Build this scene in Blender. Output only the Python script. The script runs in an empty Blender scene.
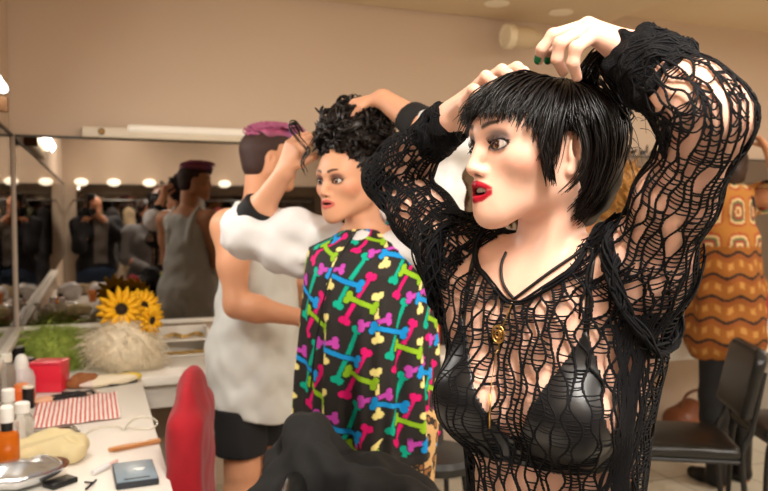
import bpy, bmesh, math, random
import numpy as np
from mathutils import Matrix, Vector

RNG = np.random.default_rng(7)
random.seed(7)
SC = bpy.context.scene
COL = SC.collection
V = lambda *a: np.array(a, dtype=float)

# ------------------------------------------------------------------ camera frame
FPX = 768 * 35 / 36.0
YAW = math.radians(21.2)
PIT = math.atan((245.5 - 212) / FPX)
CAM = V(0, 0, 1.47)
SA, CA, SP, CP = math.sin(YAW), math.cos(YAW), math.sin(PIT), math.cos(PIT)
FW = V(SA * CP, CA * CP, -SP)
RT = V(CA, -SA, 0)
UP = V(SA * SP, CA * SP, CP)
# person frame: X to the right of the view, Y along the view (level), Z up
C2W = np.array([[CA, SA, 0], [-SA, CA, 0], [0, 0, 1.0]])


def ray(u, v):
    return FW + (u - 384) / FPX * RT + (245.5 - v) / FPX * UP


def px(u, v, d):
    return CAM + d * ray(u, v)


def pc(u, v, d):
    return C2W.T @ px(u, v, d)


def on(u, v, z):
    r = ray(u, v)
    return CAM + (z - CAM[2]) / r[2] * r


def nrm(a):
    a = np.asarray(a, float)
    return a / np.linalg.norm(a)


# ------------------------------------------------------------------ colours and materials
def lin(r, g=None, b=None):
    if g is None:
        r, g, b = r
    out = []
    for c in (r, g, b):
        c = c / 255.0
        out.append(c / 12.92 if c <= 0.04045 else ((c + 0.055) / 1.055) ** 2.4)
    return np.array(out)


MATS = {}


def mat(name, rgb=None, rough=0.5, metal=0.0, spec=0.5, vcol=False, sss=0.0, bump=0.0, bscale=50.0, vary=0.0,
        vscale=8.0, trans=0.0, ior=1.45, emit=None, estr=0.0, coat=0.0, sheen=0.0, alpha=1.0):
    if name in MATS:
        return MATS[name]
    m = bpy.data.materials.new(name)
    m.use_nodes = True
    nt = m.node_tree
    b = nt.nodes['Principled BSDF']
    b.inputs['Roughness'].default_value = rough
    b.inputs['Metallic'].default_value = metal
    b.inputs['Specular IOR Level'].default_value = spec
    b.inputs['IOR'].default_value = ior
    b.inputs['Transmission Weight'].default_value = trans
    b.inputs['Coat Weight'].default_value = coat
    b.inputs['Sheen Weight'].default_value = sheen
    b.inputs['Alpha'].default_value = alpha
    if sss:
        b.inputs['Subsurface Weight'].default_value = sss
        b.inputs['Subsurface Radius'].default_value = (1.0, 0.35, 0.2)
        b.inputs['Subsurface Scale'].default_value = 0.008
    src = None
    if vcol:
        at = nt.nodes.new('ShaderNodeAttribute')
        at.attribute_name = 'Col'
        src = at.outputs['Color']
    c = lin(rgb) if rgb is not None else V(.5, .5, .5)
    if src is None:
        b.inputs['Base Color'].default_value = (*c, 1)
    tc = None
    if vary or bump:
        tc = nt.nodes.new('ShaderNodeTexCoord')
    if vary:
        nz = nt.nodes.new('ShaderNodeTexNoise')
        nz.inputs['Scale'].default_value = vscale
        nz.inputs['Detail'].default_value = 5
        nt.links.new(tc.outputs['Object'], nz.inputs['Vector'])
        mr = nt.nodes.new('ShaderNodeMapRange')
        mr.inputs['To Min'].default_value = 1 - vary
        mr.inputs['To Max'].default_value = 1 + vary
        nt.links.new(nz.outputs['Fac'], mr.inputs['Value'])
        mx = nt.nodes.new('ShaderNodeVectorMath')
        mx.operation = 'SCALE'
        if src is None:
            mx.inputs[0].default_value = tuple(c)
        else:
            nt.links.new(src, mx.inputs[0])
        nt.links.new(mr.outputs['Result'], mx.inputs['Scale'])
        src = mx.outputs[0]
    if src is not None:
        nt.links.new(src, b.inputs['Base Color'])
    if bump:
        n2 = nt.nodes.new('ShaderNodeTexNoise')
        n2.inputs['Scale'].default_value = bscale
        n2.inputs['Detail'].default_value = 4
        nt.links.new(tc.outputs['Object'], n2.inputs['Vector'])
        bp = nt.nodes.new('ShaderNodeBump')
        bp.inputs['Strength'].default_value = bump
        bp.inputs['Distance'].default_value = 0.01
        nt.links.new(n2.outputs['Fac'], bp.inputs['Height'])
        nt.links.new(bp.outputs['Normal'], b.inputs['Normal'])
    if emit is not None:
        b.inputs['Emission Color'].default_value = (*lin(emit), 1)
        b.inputs['Emission Strength'].default_value = estr
    MATS[name] = m
    return m


# ------------------------------------------------------------------ objects
def root(name, label, cat, loc, group=None):
    o = bpy.data.objects.new(name, None)
    o.empty_display_size = 0.05
    COL.objects.link(o)
    o.location = tuple(loc)
    o['label'] = label
    o['category'] = cat
    if group:
        o['group'] = group
    return o


def tag(o, label, cat, group=None, kind=None):
    o['label'] = label
    o['category'] = cat
    if group:
        o['group'] = group
    if kind:
        o['kind'] = kind
    return o


def mesh_obj(name, vf, m, parent=None, cols=None, smooth=True, loc=None):
    """vf = (verts, faces) in world coordinates; parent = object at a known location, no rotation."""
    v, f = vf
    v = np.asarray(v, float)
    if parent is not None:
        off = np.zeros(3)
        p = parent
        while p is not None:
            off += np.array(p.location)
            p = p.parent
    elif loc is not None:
        off = np.asarray(loc, float)
    else:
        off = np.array([(v[:, 0].min() + v[:, 0].max()) / 2, (v[:, 1].min() + v[:, 1].max()) / 2, v[:, 2].min()])
    me = bpy.data.meshes.new(name)
    vv = v - off
    if isinstance(f, np.ndarray):
        n = f.shape[1]
        me.vertices.add(len(vv))
        me.vertices.foreach_set('co', vv.astype(np.float32).ravel())
        me.loops.add(f.size)
        me.loops.foreach_set('vertex_index', f.astype(np.int32).ravel())
        me.polygons.add(len(f))
        me.polygons.foreach_set('loop_start', np.arange(0, f.size, n, dtype=np.int32))
        try:
            me.polygons.foreach_set('loop_total', np.full(len(f), n, dtype=np.int32))
        except Exception:
            pass
        me.update(calc_edges=True)
        me.validate()
    else:
        me.from_pydata([tuple(x) for x in vv], [], [tuple(x) for x in f])
        me.update()
    if cols is not None:
        at = me.color_attributes.new('Col', 'FLOAT_COLOR', 'POINT')
        c4 = np.ones((len(vv), 4), np.float32)
        c4[:, :3] = cols
        at.data.foreach_set('color', c4.ravel())
    me.polygons.foreach_set('use_smooth', np.full(len(me.polygons), bool(smooth)))
    me.materials.append(m)
    o = bpy.data.objects.new(name, me)
    COL.objects.link(o)
    if parent is not None:
        o.parent = parent
    else:
        o.location = tuple(off)
    return o


def auto_smooth(o, deg=35):
    me = o.data
    bm = bmesh.new()
    bm.from_mesh(me)
    lim = math.radians(deg)
    for e in bm.edges:
        if len(e.link_faces) == 2 and e.calc_face_angle(0) > lim:
            e.smooth = False
    bm.to_mesh(me)
    bm.free()
    return o


class MB:
    """collects simple shapes into one mesh"""

    def __init__(s):
        s.v, s.f, s.n = [], [], 0

    def add(s, v, f):
        v = np.asarray(v, float)
        s.v.append(v)
        n = s.n
        s.f += [tuple(int(i) + n for i in q) for q in f]
        s.n += len(v)
        return s

    def box(s, c, size, rz=0.0, bev=0.0, M=None, seg=2):
        bm = bmesh.new()
        bmesh.ops.create_cube(bm, size=1)
        for w in bm.verts:
            w.co = Vector((w.co.x * size[0], w.co.y * size[1], w.co.z * size[2]))
        if bev:
            bmesh.ops.bevel(bm, geom=list(bm.edges), offset=bev, segments=seg, profile=0.6, affect='EDGES')
        R = np.array(Matrix.Rotation(rz, 3, 'Z')) if M is None else np.asarray(M)
        bm.verts.index_update()
        v = np.array([tuple(w.co) for w in bm.verts]) @ R.T + np.asarray(c, float)
        f = [[w.index for w in q.verts] for q in bm.faces]
        bm.free()
        return s.add(v, f)

    def lathe(s, c, prof, seg=24, M=None, cap=True):
        """prof: list of (r, z) from bottom to top around the axis through c"""
        v, f = [], []
        n = len(prof)
        for r, z in prof:
            for k in range(seg):
                t = 2 * math.pi * k / seg
                v.append((r * math.cos(t), r * math.sin(t), z))
        for i in range(n - 1):
            for k in range(seg):
                k2 = (k + 1) % seg
                f.append((i * seg + k, i * seg + k2, (i + 1) * seg + k2, (i + 1) * seg + k))
        if cap:
            f.append(tuple(range(seg - 1, -1, -1)))
            f.append(tuple((n - 1) * seg + k for k in range(seg)))
        v = np.array(v)
        if M is not None:
            v = v @ np.asarray(M).T
        return s.add(v + np.asarray(c, float), f)

    def tube(s, pts, r, sides=8, cap=True):
        v, f = tube(np.asarray(pts, float), r, sides)
        f = [tuple(q) for q in f]
        if cap:
            n = len(pts)
            f.append(tuple(range(sides - 1, -1, -1)))
            f.append(tuple((n - 1) * sides + k for k in range(sides)))
        return s.add(v, f)

    def ell(s, c, r, M=None, seg=20, rings=12):
        v, f = [(0, 0, -1)], []
        for i in range(1, rings):
            p = -math.pi / 2 + math.pi * i / rings
            for k in range(seg):
                t = 2 * math.pi * k / seg
                v.append((math.cos(p) * math.cos(t), math.cos(p) * math.sin(t), math.sin(p)))
        v.append((0, 0, 1))
        for k in range(seg):
            k2 = (k + 1) % seg
            f.append((0, 1 + k2, 1 + k))
            for i in range(rings - 2):
                a = 1 + i * seg
                f.append((a + k, a + k2, a + seg + k2, a + seg + k))
            a = 1 + (rings - 2) * seg
            f.append((a + k, a + k2, len(v) - 1))
        v = np.array(v) * np.asarray(r, float)
        if M is not None:
            v = v @ np.asarray(M).T
        return s.add(v + np.asarray(c, float), f)

    def get(s):
        return np.concatenate(s.v), s.f

    def build(s, name, m, parent=None, smooth=True, deg=35, loc=None):
        o = mesh_obj(name, s.get(), m, parent, smooth=smooth, loc=loc)
        if smooth:
            auto_smooth(o, deg)
        return o


def tube(P, r, sides=5):
    n = len(P)
    r = np.broadcast_to(np.asarray(r, float), (n,))
    T = np.gradient(P, axis=0)
    T /= np.linalg.norm(T, axis=1)[:, None] + 1e-12
    ref = np.zeros(3)
    ref[np.argmin(np.abs(T).sum(0))] = 1
    N1 = np.zeros((n, 3))
    a = np.cross(T[0], ref)
    N1[0] = a / (np.linalg.norm(a) + 1e-12)
    for i in range(1, n):
        a = N1[i - 1] - T[i] * np.dot(N1[i - 1], T[i])
        N1[i] = a / (np.linalg.norm(a) + 1e-12)
    N2 = np.cross(T, N1)
    ang = np.arange(sides) * 2 * np.pi / sides
    v = P[:, None, :] + r[:, None, None] * (np.cos(ang)[None, :, None] * N1[:, None] + np.sin(ang)[None, :, None] * N2[:, None])
    k = np.arange(sides)
    k2 = (k + 1) % sides
    i = np.arange(n - 1)[:, None] * sides
    f = np.stack([i + k, i + k2, i + sides + k2, i + sides + k], -1).reshape(-1, 4)
    return v.reshape(-1, 3), f


def tubes(strands, sides=4):
    """strands: list of (pts, radii)"""
    vs, fs, n = [], [], 0
    for P, r in strands:
        v, f = tube(np.asarray(P, float), r, sides)
        vs.append(v)
        fs.append(f + n)
        n += len(v)
    return np.concatenate(vs), np.concatenate(fs)


def fast_tubes(P, R, sides=3):
    """P: (m,n,3) same-length strands, R: (m,n)"""
    m, n, _ = P.shape
    T = np.gradient(P, axis=1)
    T /= np.linalg.norm(T, axis=2)[..., None] + 1e-12
    ch = P[:, -1] - P[:, 0]
    ref = np.zeros((m, 3))
    ref[np.arange(m), np.argmin(np.abs(ch), axis=1)] = 1
    N1 = np.cross(T, ref[:, None, :])
    N1 /= np.linalg.norm(N1, axis=2)[..., None] + 1e-12
    N2 = np.cross(T, N1)
    ang = np.arange(sides) * 2 * np.pi / sides
    v = P[:, :, None] + R[:, :, None, None] * (np.cos(ang)[:, None] * N1[:, :, None] + np.sin(ang)[:, None] * N2[:, :, None])
    k = np.arange(sides)
    k2 = (k + 1) % sides
    i = np.arange(n - 1)[:, None] * sides
    f = np.stack([i + k, i + k2, i + sides + k2, i + sides + k], -1).reshape(-1, 4)
    f = (f[None] + (np.arange(m) * n * sides)[:, None, None]).reshape(-1, 4)
    return v.reshape(-1, 3), f


def spline(P, n):
    """Catmull-Rom through control points, n samples"""
    P = np.asarray(P, float)
    Q = np.vstack([2 * P[0] - P[1], P, 2 * P[-1] - P[-2]])
    t = np.linspace(0, len(P) - 1 - 1e-9, n)
    i = t.astype(int)
    u = (t - i)[:, None]
    a, b, c, d = Q[i], Q[i + 1], Q[i + 2], Q[i + 3]
    return 0.5 * (2 * b + (c - a) * u + (2 * a - 5 * b + 4 * c - d) * u ** 2 + (3 * b - a - 3 * c + d) * u ** 3)


# ------------------------------------------------------------------ distance field sculpting
def _axis(lo, hi, step, fine):
    if fine is None:
        return np.arange(lo, hi + step, step)
    fl, fh, fs = fine
    fl, fh = max(fl, lo), min(fh, hi)
    parts = []
    if fl > lo:
        n = max(1, int(round((fl - lo) / step)))
        parts.append(np.linspace(lo, fl, n, endpoint=False))
    n = max(1, int(round((fh - fl) / fs)))
    parts.append(np.linspace(fl, fh, n, endpoint=False))
    n = max(1, int(round((hi - fh) / step)))
    parts.append(np.linspace(fh, hi, n + 1))
    return np.concatenate(parts)


class SDF:
    def __init__(s, lo=None, hi=None, step=None, fine=None, segs=None):
        """fine = (lo3, hi3, step); segs = per axis [start, (end, step), ...]"""
        if segs is not None:
            s.ax = []
            for sg in segs:
                a, parts = sg[0], []
                for e, st in sg[1:]:
                    n = max(1, int(round((e - a) / st)))
                    parts.append(np.linspace(a, e, n, endpoint=False))
                    a = e
                s.ax.append(np.concatenate(parts + [[a]]))
        else:
            s.ax = [_axis(lo[i], hi[i], step, None if fine is None else (fine[0][i], fine[1][i], fine[2])) for i in range(3)]
        s.F = np.full([len(a) for a in s.ax], 1.0, np.float32)

    def _win(s, lo, hi):
        sl = []
        for i in range(3):
            a = max(0, np.searchsorted(s.ax[i], lo[i]) - 1)
            b = min(len(s.ax[i]), np.searchsorted(s.ax[i], hi[i]) + 1)
            if b <= a:
                return None, None
            sl.append(slice(a, b))
        X = [s.ax[i][sl[i]].astype(np.float32) for i in range(3)]
        return tuple(sl), X

    def _mix(s, sl, d, k, op):
        A = s.F[sl]
        if op == 'u':
            if k <= 0:
                s.F[sl] = np.minimum(A, d)
            else:
                h = np.maximum(k - np.abs(A - d), 0) / k
                s.F[sl] = np.minimum(A, d) - h * h * k * 0.25
        elif op == 's':
            d = -d
            if k <= 0:
                s.F[sl] = np.maximum(A, d)
            else:
                h = np.maximum(k - np.abs(A - d), 0) / k
                s.F[sl] = np.maximum(A, d) + h * h * k * 0.25

    def rc(s, a, b, ra, rb, k=0.02, op='u'):
        a, b = np.asarray(a, float), np.asarray(b, float)
        m = max(ra, rb) + k + 0.012
        sl, X = s._win(np.minimum(a, b) - m, np.maximum(a, b) + m)
        if sl is None:
            return s
        ab = b - a
        L2 = max(float(ab @ ab), 1e-12)
        x, y, z = X[0][:, None, None] - a[0], X[1][None, :, None] - a[1], X[2][None, None, :] - a[2]
        t = np.clip((x * ab[0] + y * ab[1] + z * ab[2]) / L2, 0, 1).astype(np.float32)
        d = np.sqrt((x - t * ab[0]) ** 2 + (y - t * ab[1]) ** 2 + (z - t * ab[2]) ** 2) - (ra + (rb - ra) * t)
        s._mix(sl, d.astype(np.float32), k, op)
        return s

    def chain(s, pts, rs, k=0.01, op='u'):
        for i in range(len(pts) - 1):
            s.rc(pts[i], pts[i + 1], rs[i], rs[i + 1], k, op)
        return s

    def ell(s, c, r, R=None, k=0.02, op='u'):
        c, r = np.asarray(c, float), np.asarray(r, float)
        R = np.eye(3) if R is None else np.asarray(R, float)
        ext = np.abs(R) @ r + k + 0.012
        sl, X = s._win(c - ext, c + ext)
        if sl is None:
            return s
        x, y, z = X[0][:, None, None] - c[0], X[1][None, :, None] - c[1], X[2][None, None, :] - c[2]
        k0 = k1 = 0
        for i in range(3):
            p = x * R[0, i] + y * R[1, i] + z * R[2, i]
            k0 = k0 + (p / r[i]) ** 2
            k1 = k1 + (p / r[i] ** 2) ** 2
        k0 = np.sqrt(k0)
        d = k0 * (k0 - 1) / np.maximum(np.sqrt(k1), 1e-9)
        d = np.where(k0 < 1e-6, -r.min(), d)
        s._mix(sl, d.astype(np.float32), k, op)
        return s

    def box(s, c, h, R=None, rnd=0.01, k=0.01, op='u'):
        c, h = np.asarray(c, float), np.asarray(h, float)
        R = np.eye(3) if R is None else np.asarray(R, float)
        ext = np.abs(R) @ h + k + 0.012
        sl, X = s._win(c - ext, c + ext)
        if sl is None:
            return s
        x, y, z = X[0][:, None, None] - c[0], X[1][None, :, None] - c[1], X[2][None, None, :] - c[2]
        o2, mx = 0, None
        for i in range(3):
            q = np.abs(x * R[0, i] + y * R[1, i] + z * R[2, i]) - (h[i] - rnd)
            o2 = o2 + np.maximum(q, 0) ** 2
            mx = q if mx is None else np.maximum(mx, q)
        d = np.sqrt(o2) + np.minimum(mx, 0) - rnd
        s._mix(sl, d.astype(np.float32), k, op)
        return s

    def noise(s, amp, freq, seed=0, n=24):
        """sum of plane waves added to the field: cloth wrinkles"""
        rg = np.random.default_rng(seed)
        X, Y, Z = s.ax[0][:, None, None], s.ax[1][None, :, None], s.ax[2][None, None, :]
        near = np.abs(s.F) < 0.05
        idx = np.nonzero(near)
        x, y, z = s.ax[0][idx[0]], s.ax[1][idx[1]], s.ax[2][idx[2]]
        tot = np.zeros(len(x))
        for i in range(n):
            d = rg.normal(size=3)
            d /= np.linalg.norm(d)
            fq = freq * rg.uniform(0.6, 1.5)
            tot += np.sin((x * d[0] + y * d[1] + z * d[2]) * fq + rg.uniform(0, 6.28))
        s.F[idx] += (amp * tot / math.sqrt(n)).astype(np.float32)
        return s

    def cut_fn(s, fn):
        """keep where fn(x,y,z) <= 0 (evaluated near the surface)"""
        X, Y, Z = np.meshgrid(*s.ax, indexing='ij')
        s.F = np.maximum(s.F, fn(X, Y, Z).astype(np.float32))
        return s

    def sample(s, P):
        P = np.asarray(P, float)
        sh = P.shape[:-1]
        P = P.reshape(-1, 3)
        ii, ff, ok = [], [], np.ones(len(P), bool)
        for i in range(3):
            a = s.ax[i]
            k = np.clip(np.searchsorted(a, P[:, i]) - 1, 0, len(a) - 2)
            t = (P[:, i] - a[k]) / (a[k + 1] - a[k])
            ok &= (t >= -0.01) & (t <= 1.01)
            ii.append(k)
            ff.append(np.clip(t, 0, 1))
        out = 0
        for dx in (0, 1):
            for dy in (0, 1):
                for dz in (0, 1):
                    w = (ff[0] if dx else 1 - ff[0]) * (ff[1] if dy else 1 - ff[1]) * (ff[2] if dz else 1 - ff[2])
                    out = out + w * s.F[ii[0] + dx, ii[1] + dy, ii[2] + dz]
        out = np.where(ok, out, 1.0)
        return out.reshape(sh)

    def mesh(s, smooth=2, iso=0.0, biggest=False):
        F = s.F - iso
        S = F < 0
        nx, ny, nz = F.shape
        cs = np.zeros((nx - 1, ny - 1, nz - 1), np.int8)
        for dx in (0, 1):
            for dy in (0, 1):
                for dz in (0, 1):
                    cs += S[dx:nx - 1 + dx, dy:ny - 1 + dy, dz:nz - 1 + dz]
        act = (cs > 0) & (cs < 8)
        I, J, K = np.nonzero(act)
        n = len(I)
        idx = np.full(act.shape, -1, np.int32)
        idx[I, J, K] = np.arange(n)
        acc = np.zeros((n, 3))
        cnt = np.zeros(n)
        co = [(dx, dy, dz) for dx in (0, 1) for dy in (0, 1) for dz in (0, 1)]
        A = s.ax
        for a in range(8):
            for b in range(a + 1, 8):
                if sum(abs(co[a][i] - co[b][i]) for i in range(3)) != 1:
                    continue
                i0, j0, k0 = I + co[a][0], J + co[a][1], K + co[a][2]
                i1, j1, k1 = I + co[b][0], J + co[b][1], K + co[b][2]
                f0, f1 = F[i0, j0, k0], F[i1, j1, k1]
                mk = (f0 < 0) != (f1 < 0)
                t = np.where(mk, f0 / np.where(mk, f0 - f1, 1), 0)
                p0 = np.stack([A[0][i0], A[1][j0], A[2][k0]], 1)
                p1 = np.stack([A[0][i1], A[1][j1], A[2][k1]], 1)
                acc[mk] += (p0 + t[:, None] * (p1 - p0))[mk]
                cnt[mk] += 1
        P = acc / cnt[:, None]
        quads = []
        for axn in range(3):
            sl0 = [slice(None)] * 3
            sl1 = [slice(None)] * 3
            sl0[axn] = slice(0, -1)
            sl1[axn] = slice(1, None)
            a, b = S[tuple(sl0)], S[tuple(sl1)]
            e = np.nonzero(a != b)
            e = [q.copy() for q in e]
            o1, o2 = (axn + 1) % 3, (axn + 2) % 3
            ok = (e[o1] > 0) & (e[o2] > 0) & (e[o1] < F.shape[o1] - 1) & (e[o2] < F.shape[o2] - 1)
            e = [q[ok] for q in e]
            ins = S[e[0], e[1], e[2]]
            qs = []
            for u, v in ((-1, -1), (0, -1), (0, 0), (-1, 0)):
                c = [q.copy() for q in e]
                c[o1] += u
                c[o2] += v
                qs.append(idx[c[0], c[1], c[2]])
            q = np.stack(qs, 1)
            q[~ins] = q[~ins][:, ::-1]
            quads.append(q)
        Q = np.concatenate(quads)
        for _ in range(smooth):
            sm = np.zeros_like(P)
            ct = np.zeros(n)
            for i in range(4):
                for a, b in ((Q[:, i], Q[:, (i + 1) % 4]), (Q[:, (i + 1) % 4], Q[:, i])):
                    ct += np.bincount(a, minlength=n)
                    for c in range(3):
                        sm[:, c] += np.bincount(a, weights=P[b, c], minlength=n)
            P = 0.5 * P + 0.5 * sm / np.maximum(ct, 1)[:, None]
        return P, Q


def w_of(vf):
    """person frame -> world"""
    return np.asarray(vf[0]) @ C2W.T, vf[1]


def wp(P):
    return np.asarray(P, float) @ C2W.T
# ------------------------------------------------------------------ people: sculpting helpers
def frame(fwd, up=(0, 0, 1), roll=0.0):
    """columns: left, forward, up"""
    f = nrm(fwd)
    l = nrm(np.cross(up, f))
    u = np.cross(f, l)
    if roll:
        l, u = l * math.cos(roll) + u * math.sin(roll), u * math.cos(roll) - l * math.sin(roll)
    return np.stack([l, f, u], 1)


def head_sdf(S, O, H, s=1.0, open_mouth=0.004, male=False, eyes=True, ears=(1, -1), crown=1.0):
    P = lambda *a: np.asarray(O) + H @ (np.array(a) * s)
    E = lambda c, r, k=.02, op='u', R=None: S.ell(P(*c), np.array(r) * s, H if R is None else H @ R, k * s, op)
    C = lambda a, b, ra, rb, k=.02, op='u': S.rc(P(*a), P(*b), ra * s, rb * s, k * s, op)
    E((0, -.018, .022 * crown), (.073, .09, .079 * crown))
    E((0, .03, .040 * crown), (.061, .054, .05 * crown ** .5), .03)
    E((0, .034, -.010), (.058, .050, .070), .03)
    jw = .050 if male else .040
    cz = -.006 if male else 0.0
    for x in (1, -1):
        C((x * jw, -.004, -.046), (x * .016, .062, -.090 + cz), .018, .014, .032)
        C((x * (jw + .004), -.006, -.015), (x * jw, -.004, -.046), .02, .019, .03)
        E((x * .041, .053, -.022), (.021, .020, .017), .026)
        C((x * .01, .082, .02), (x * .04, .069, .021), .0085, .010, .018)
    E((0, .063, -.062), (.028, .030, .030), .03)
    C((0, .075, -.094 + cz), (0, .070, -.090 + cz), .0130, .016, .022)
    # under the jaw to the neck
    C((0, .035, -.071), (0, -.01, -.055), .013, .028, .024)
    # nose
    C((0, .083, .016), (0, .0920, -.010), .0070, .0066, .012)
    C((0, .0920, -.010), (0, .1020, -.0315), .0066, .0078, .008)
    for x in (1, -1):
        E((x * .0100, .0915, -.0352), (.0070, .0100, .0066), .007)
        E((x * .0062, .0955, -.0408), (.0038, .0064, .0036), .003, 's')
    C((0, .0955, -.0375), (0, .086, -.046), .0045, .006, .006)
    # sockets and eyes
    if eyes:
        for x in (1, -1):
            E((x * .031, .093, .0005), (.0185, .016, .0125), .012, 's')
        for x in (1, -1):
            E((x * .031, .0695, 0.0), (.0145, .0142, .0142), .005)
        for x in (1, -1):
            R = frame((x * .25, 1, 0), (-x * .10, 0, 1))
            E((x * .0315, .083, -.0005), (.0145, .016, .0046), .0016, 's', R)
    # lips
    o = open_mouth
    for x in (1, -1):
        C((x * .005, .0945, -.0530), (x * .0228, .0785, -.0590), .0044, .0024, .006)
        C((0, .0920, -.0655 - o), (x * .0220, .0785, -.0604 - o * .3), .0050, .0024, .006)
    if o > 0:
        E((0, .0950, -.0590 - o * .5), (.0180, .020, .0018 + o * .62), .002, 's')
    # ears
    for x in ears:
        R = frame((x * .35, 1, 0), (0, -.22, 1))
        E((x * .0745, -.012, -.008), (.0065, .0160, .0275), .006, 'u', R)
        E((x * .0795, -.010, -.001), (.0055, .0095, .0165), .004, 's', R)
        C((x * .076, -.015, .010), (x * .078, -.018, -.012), .0026, .0022, .004)
        E((x * .074, -.004, -.034), (.0055, .0072, .008), .006, 'u', R)
    return P


def seg_dist(p, pts):
    d = np.full(len(p), 9.0)
    pts = np.asarray(pts, float)
    for a, b in zip(pts[:-1], pts[1:]):
        ab = b - a
        t = np.clip(((p - a) @ ab) / (ab @ ab), 0, 1)
        d = np.minimum(d, np.linalg.norm(p - a - t[:, None] * ab, axis=1))
    return d


def sm(a, b, x):
    t = np.clip((x - a) / (b - a), 0, 1)
    return t * t * (3 - 2 * t)


def paint_face(p, col, lip=None, brow=None, shadow=None, liner=None, blush=None, o=0.004, broww=.0032, moles=()):
    """p = head-local vertices; col changed in place"""
    near = (np.linalg.norm(p - V(0, .05, -.02), axis=1) < .13) & (p[:, 1] > .02)
    ii = np.nonzero(near)[0]
    q = p[ii]
    c = col[ii]

    def mixc(w, rgb):
        nonlocal c
        c = c * (1 - w[:, None]) + w[:, None] * np.asarray(rgb)

    ax = np.abs(q[:, 0])
    qa = q.copy()
    qa[:, 0] = ax
    if blush is not None:
        d = np.linalg.norm((qa - V(.055, .052, -.022)) / V(.022, .03, .016), axis=1)
        mixc(.45 * (1 - sm(.2, 1.5, d)), blush)
        d = np.linalg.norm((qa - V(0, .108, -.033)) / V(.012, .012, .010), axis=1)
        mixc(.22 * (1 - sm(.2, 1.3, d)), blush)
    d = np.linalg.norm((qa - V(.0062, .0955, -.0400)) / V(.0040, .0060, .0034), axis=1)
    mixc(.8 * (1 - sm(.7, 1.15, d)), V(.06, .018, .014))  # nostril shade painted into the skin colour to deepen the carved hollow
    if shadow is not None:
        d = np.linalg.norm((qa - V(.034, .084, .0085)) / V(.0225, .03, .0125), axis=1)
        mixc(.78 * (1 - sm(.45, 1.12, d)), shadow)
        d = np.linalg.norm((qa - V(.034, .084, -.006)) / V(.019, .03, .006), axis=1)
        mixc(.5 * (1 - sm(.4, 1.1, d)), shadow)
    if liner is not None:
        e = np.sqrt(((qa[:, 0] - .0315) / .0150) ** 2 + ((qa[:, 2] + .0005 - (qa[:, 0] - .0315) * .08) / .0066) ** 2)
        w = 1 - sm(.05, .17, np.abs(e - 1.02) * np.where(qa[:, 2] > 0, .8, 1.2))
        w *= (qa[:, 1] > .062)
        mixc(w, liner)
        d = seg_dist(qa, [(.044, .078, .0025), (.0535, .066, .0075)])
        mixc(1 - sm(.0008, .0022, d), liner)
    if brow is not None:
        d = seg_dist(qa, [(.013, .092, .0235), (.024, .090, .0275), (.036, .083, .0285), (.051, .068, .0225)])
        tp = np.clip((qa[:, 0] - .013) / .037, 0, 1)
        rr = broww * (1.15 - .65 * tp)
        mixc(.92 * (1 - sm(.6, 1.5, d / rr)), brow)
    if lip is not None:
        up = seg_dist(qa, [(0, .0965, -.0538), (.005, .0975, -.0528), (.0225, .0800, -.0590)])
        lo = seg_dist(qa, [(0, .0955, -.0660 - o), (.011, .0915, -.0645 - o * .8), (.0218, .0800, -.0606 - o * .3)])
        w = np.maximum(1 - sm(.0048, .0062, up), 1 - sm(.0056, .0072, lo))
        w *= 1 - sm(.0243, .0262, ax)
        mixc(w, lip)
        # inside of the mouth and the teeth
        em = np.sqrt((q[:, 0] / .0180) ** 2 + ((q[:, 2] + .0590 + o * .5) / (.0018 + o * .62)) ** 2)
        deep = (em < 1.0) & (q[:, 1] < .0915 - ax * .30)
        c[deep] = V(.05, .012, .012)
    for m, r in moles:
        d = np.linalg.norm(q - V(*m), axis=1)
        mixc(.85 * (1 - sm(r * .6, r * 1.3, d)), V(.09, .04, .025))
    col[ii] = c


def eye_parts(parent, P, H, s, gaze, iris, x, lash=True):
    """one eyeball with iris and pupil, coloured by angle from the gaze"""
    mb = MB()
    mb.ell((0, 0, 0), (.0123 * s,) * 3, seg=40, rings=28)
    v, f = mb.get()
    g = nrm(gaze)
    ca = (v / (.0123 * s)) @ g
    an = np.degrees(np.arccos(np.clip(ca, -1, 1)))
    col = np.tile(lin(206, 194, 188), (len(v), 1))
    col[an < 33] = lin(40, 22, 16)
    col[an < 30] = iris
    col[an < 13] = V(.004, .004, .004)
    # cornea bulge
    v = v * (1 + .05 * np.clip((38 - an) / 38, 0, 1))[:, None]
    c = P(x * .0312, .0712, -.0003)
    mesh_obj('eye', (wp(v + c), f), mat('eyeball', rough=.08, vcol=True, spec=.7), parent, cols=col)


def lashes(parent, P, x, up=True, n=22, ln=.008):
    st = []
    for i in range(n):
        t = i / (n - 1)
        a = math.pi * (1 - t) * .94 + .05
        for sgn in ((1, -1) if up else (1,)):
            ex, ez = .0150 * math.cos(a), .0056 * math.sin(a) * sgn
            b = V(x * (.0315 - ex * 1.0), .0835 - .22 * abs(.0315 - ex - .02), ez)
            L = ln * (.55 + .6 * t) * (1 if sgn > 0 else .55)
            dirv = V(x * (-ex * .35 + .004) * 60, 1.0, .55 * sgn)
            dirv /= np.linalg.norm(dirv)
            m = b + dirv * L * .5
            e = b + dirv * L + V(0, 0, .003 * sgn)
            st.append((np.array([P(*b), P(*m), P(*e)]), np.array([.0006, .0004, .0001])))
    vf = tubes(st, 3)
    mesh_obj('eyelashes', w_of(vf), mat('lash black', (12, 10, 10), .5), parent)


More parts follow.
